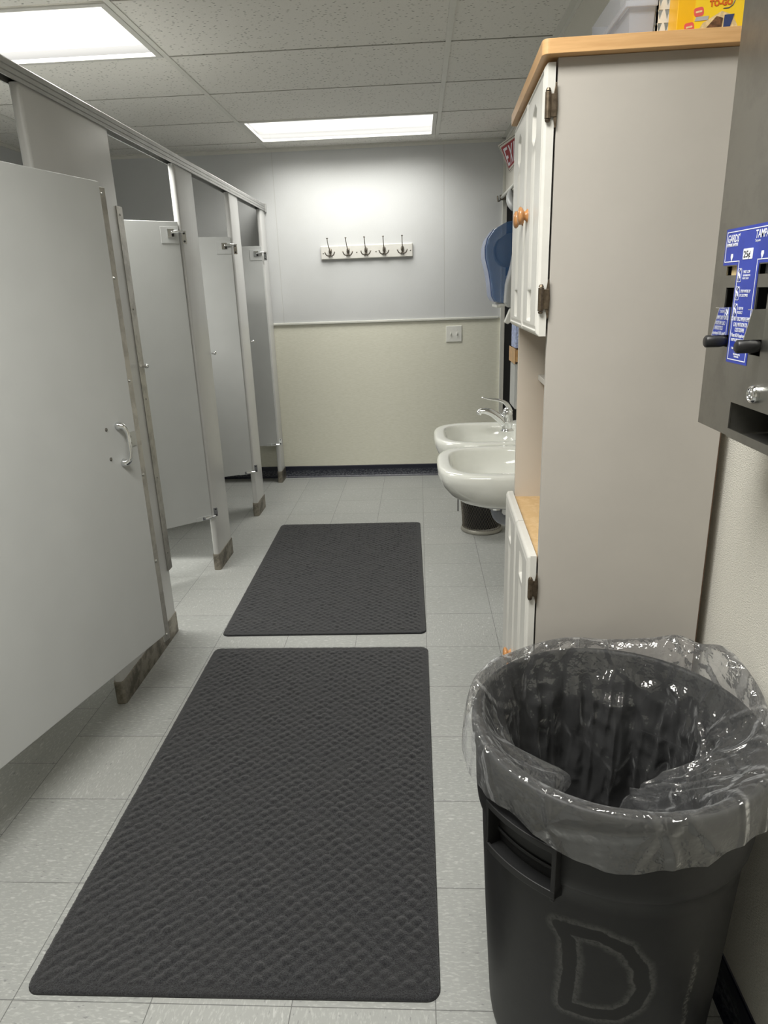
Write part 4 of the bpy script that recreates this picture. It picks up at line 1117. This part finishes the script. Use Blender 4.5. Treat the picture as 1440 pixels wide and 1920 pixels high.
# curled EXIT sign
ex = thing('exit_sign', 'curled red and white EXIT sign on the wall above the dark doorway', 'exit sign', (XR2, 5.13, 2.178))
# u runs along -y from the far edge, v upwards; the upper far corner has peeled off the wall
SW, SH = .40, .190
def sg(u, v, off=0.0):
    k = max(0, (v / SH)) ** 1.1 * max(0, 1 - u / .26) ** 1.1
    return (-.003 - .082 * k - off, -u - .012 * k, v - .022 * k)
def sheet(name, u0, u1, v0, v1, off, mat, par, nu=20, nv=8):
    bm = bmesh.new(); F_, K_ = [], []
    for i in range(nu + 1):
        u = u0 + (u1 - u0) * i / nu; vs_ = [v0 + (v1 - v0) * j / nv for j in range(nv + 1)]
        F_.append([sg(u, v, off) for v in vs_] + [sg(u, v, off - .0005) for v in vs_[::-1]])
    loft(bm, F_, True, True, True); return mesh_obj(name, bm, mat, par, smooth=False)
base = sheet('paper', 0, SW, 0, SH, 0, M['paper'], ex)
sheet('border_line', .008, SW - .008, .008, .0115, .0007, M['black_ink'], ex); sheet('border_line', .008, SW - .008, SH - .0115, SH - .008, .0007, M['black_ink'], ex); sheet('border_line', .008, .0115, .008, SH - .008, .0007, M['black_ink'], ex, 2)
sheet('red_field', .024, SW - .024, .024, SH - .024, .0007, M['red'], ex)
def letter(rects):
    for (u0, u1, v0, v1) in rects: sheet('letter', u0, u1, v0, v1, .0014, M['white_ink'], ex, 4)
lz0, lz1 = .036, .150; t_ = .017
letter([(.046, .046 + t_, lz0, lz1), (.046, .108, lz0, lz0 + t_), (.046, .108, lz1 - t_, lz1), (.046, .098, .080, .098)])                 # E
for sgn in (1, -1):                                                                                                            # X
    bm = bmesh.new(); a = []
    for i in range(9):
        f = i / 8; v = lz0 + (lz1 - lz0) * f; u = .128 + (.058 * f if sgn > 0 else .058 * (1 - f))
        a.append([sg(u, v, .0014), sg(u + .018, v, .0014), sg(u + .018, v, .0008), sg(u, v, .0008)])
    loft(bm, a, True, True, True); mesh_obj('letter', bm, M['white_ink'], ex)
letter([(.226, .244, lz0, lz1)])                                                                                              # I
letter([(.300, .318, lz0, lz1), (.270, .348, lz1 - t_, lz1)])                                                                 # T

# ------------------------------------------------------------------ back wall fittings
rk = thing('coat_rack', 'white wooden board with five metal coat hooks on the back wall', 'coat rack', (-.374, YB, 1.722))
mesh_obj('board', B((-.343, .343, -.018, -.0005, -.046, .052)), M['white_lam'], rk, bevel=.006, seg=1)
for k, hx in enumerate((-.270, -.137, -.004, .131, .266)):
    bm = bmesh.new()
    tilt = (-.012, -.009, -.006, -.003, 0)[k]
    lathe(bm, [(.0115, 0), (.0115, .003), (.004, .004)], 14, rot_to((hx, -.018, .018), (0, -1, 0)) @ Matrix.Diagonal((1, 1.35, 1, 1)))
    lathe(bm, [(.007, 0), (.007, .003), (.004, .004)], 12, rot_to((hx, -.018, -.006), (0, -1, 0)))
    lathe(bm, [(.010, 0), (.012, .006), (.008, .012)], 14, rot_to((hx, -.020, .010), (0, -1, .0)) @ Matrix.Diagonal((1, 1.4, 1, 1)))
    tube(bm, bez((hx, -.022, .012), (hx + tilt * .3, -.070, .030), (hx + tilt, -.080, .070), (hx + tilt, -.078, .098), 10), [.005, .0045, .004, .0036, .0032, .003, .003, .003, .003, .0032, .0036], 8)
    lathe(bm, [(.0045, -.002), (.0075, .001), (.0070, .004), (.003, .006)], 12, Matrix.Translation((hx + tilt, -.078, .097)))
    for s_ in (-1, 1):
        tube(bm, bez((hx, -.022, -.008), (hx + s_ * .012, -.050, -.030), (hx + s_ * .032, -.060, -.020), (hx + s_ * .036, -.058, .008), 10), [.0042] * 9 + [.004, .0052], 8)
        tube(bm, [(hx, -.021, -.010), (hx + s_ * .014, -.020, -.026)], [.004, .002], 6)
    mesh_obj('hook', bm, M['pewter'], rk, smooth=True)
bm = bmesh.new()
for x_ in (-.323, -.073, .070, .325): screw(bm, (x_, -.018, 0), (0, -1, 0), .005, .002)
mesh_obj('screw', bm, M['screw'], rk)

sw = thing('light_switch', 'white double light switch plate on the cream part of the back wall', 'light switch', (.272, YB, 1.112))
mesh_obj('plate', B((-.060, .060, -.006, -.0005, -.060, .060)), M['white_pl'], sw, bevel=.003, seg=3)
for x_ in (-.024, .024):
    bm = B((x_ - .0055, x_ + .0055, -.0075, -.006, -.0125, .0125)); box(bm, x_ - .004, x_ + .004, -.016, -.007, -.003, .006)
    mesh_obj('toggle', bm, M['white_pl'], sw, bevel=.001)
bm = bmesh.new()
for x_ in (-.024, .024):
    for z_ in (-.030, .030): screw(bm, (x_, -.006, z_), (0, -1, 0), .003, .001)
mesh_obj('screw', bm, M['trim'], sw)

# ------------------------------------------------------------------ every loose piece of a repeated part becomes a part of its own
def split_loose(o):
    bm = bmesh.new(); bm.from_mesh(o.data); bm.verts.ensure_lookup_table()
    seen = set(); isl = []
    for v in bm.verts:
        if v.index in seen: continue
        st_ = [v]; comp = set()
        while st_:
            x_ = st_.pop()
            if x_.index in comp: continue
            comp.add(x_.index); st_.extend(e_.other_vert(x_) for e_ in x_.link_edges)
        seen |= comp; isl.append(comp)
    if len(isl) < 2: bm.free(); return
    for k, comp in enumerate(isl):
        b2 = bm.copy(); bmesh.ops.delete(b2, geom=[v for v in b2.verts if v.index not in comp], context='VERTS')
        me = o.data if k == 0 else o.data.copy()
        if k: c_ = o.copy(); c_.data = me; COL.objects.link(c_)
        b2.to_mesh(me); b2.free()
    bm.free()
for o in [x for x in bpy.data.objects if x.type == 'MESH' and x.name.split('.')[0] in ('screw', 'marking', 'arrow_print', 'wall_bracket', 'slip_nut', 'coin_window')]:
    split_loose(o)
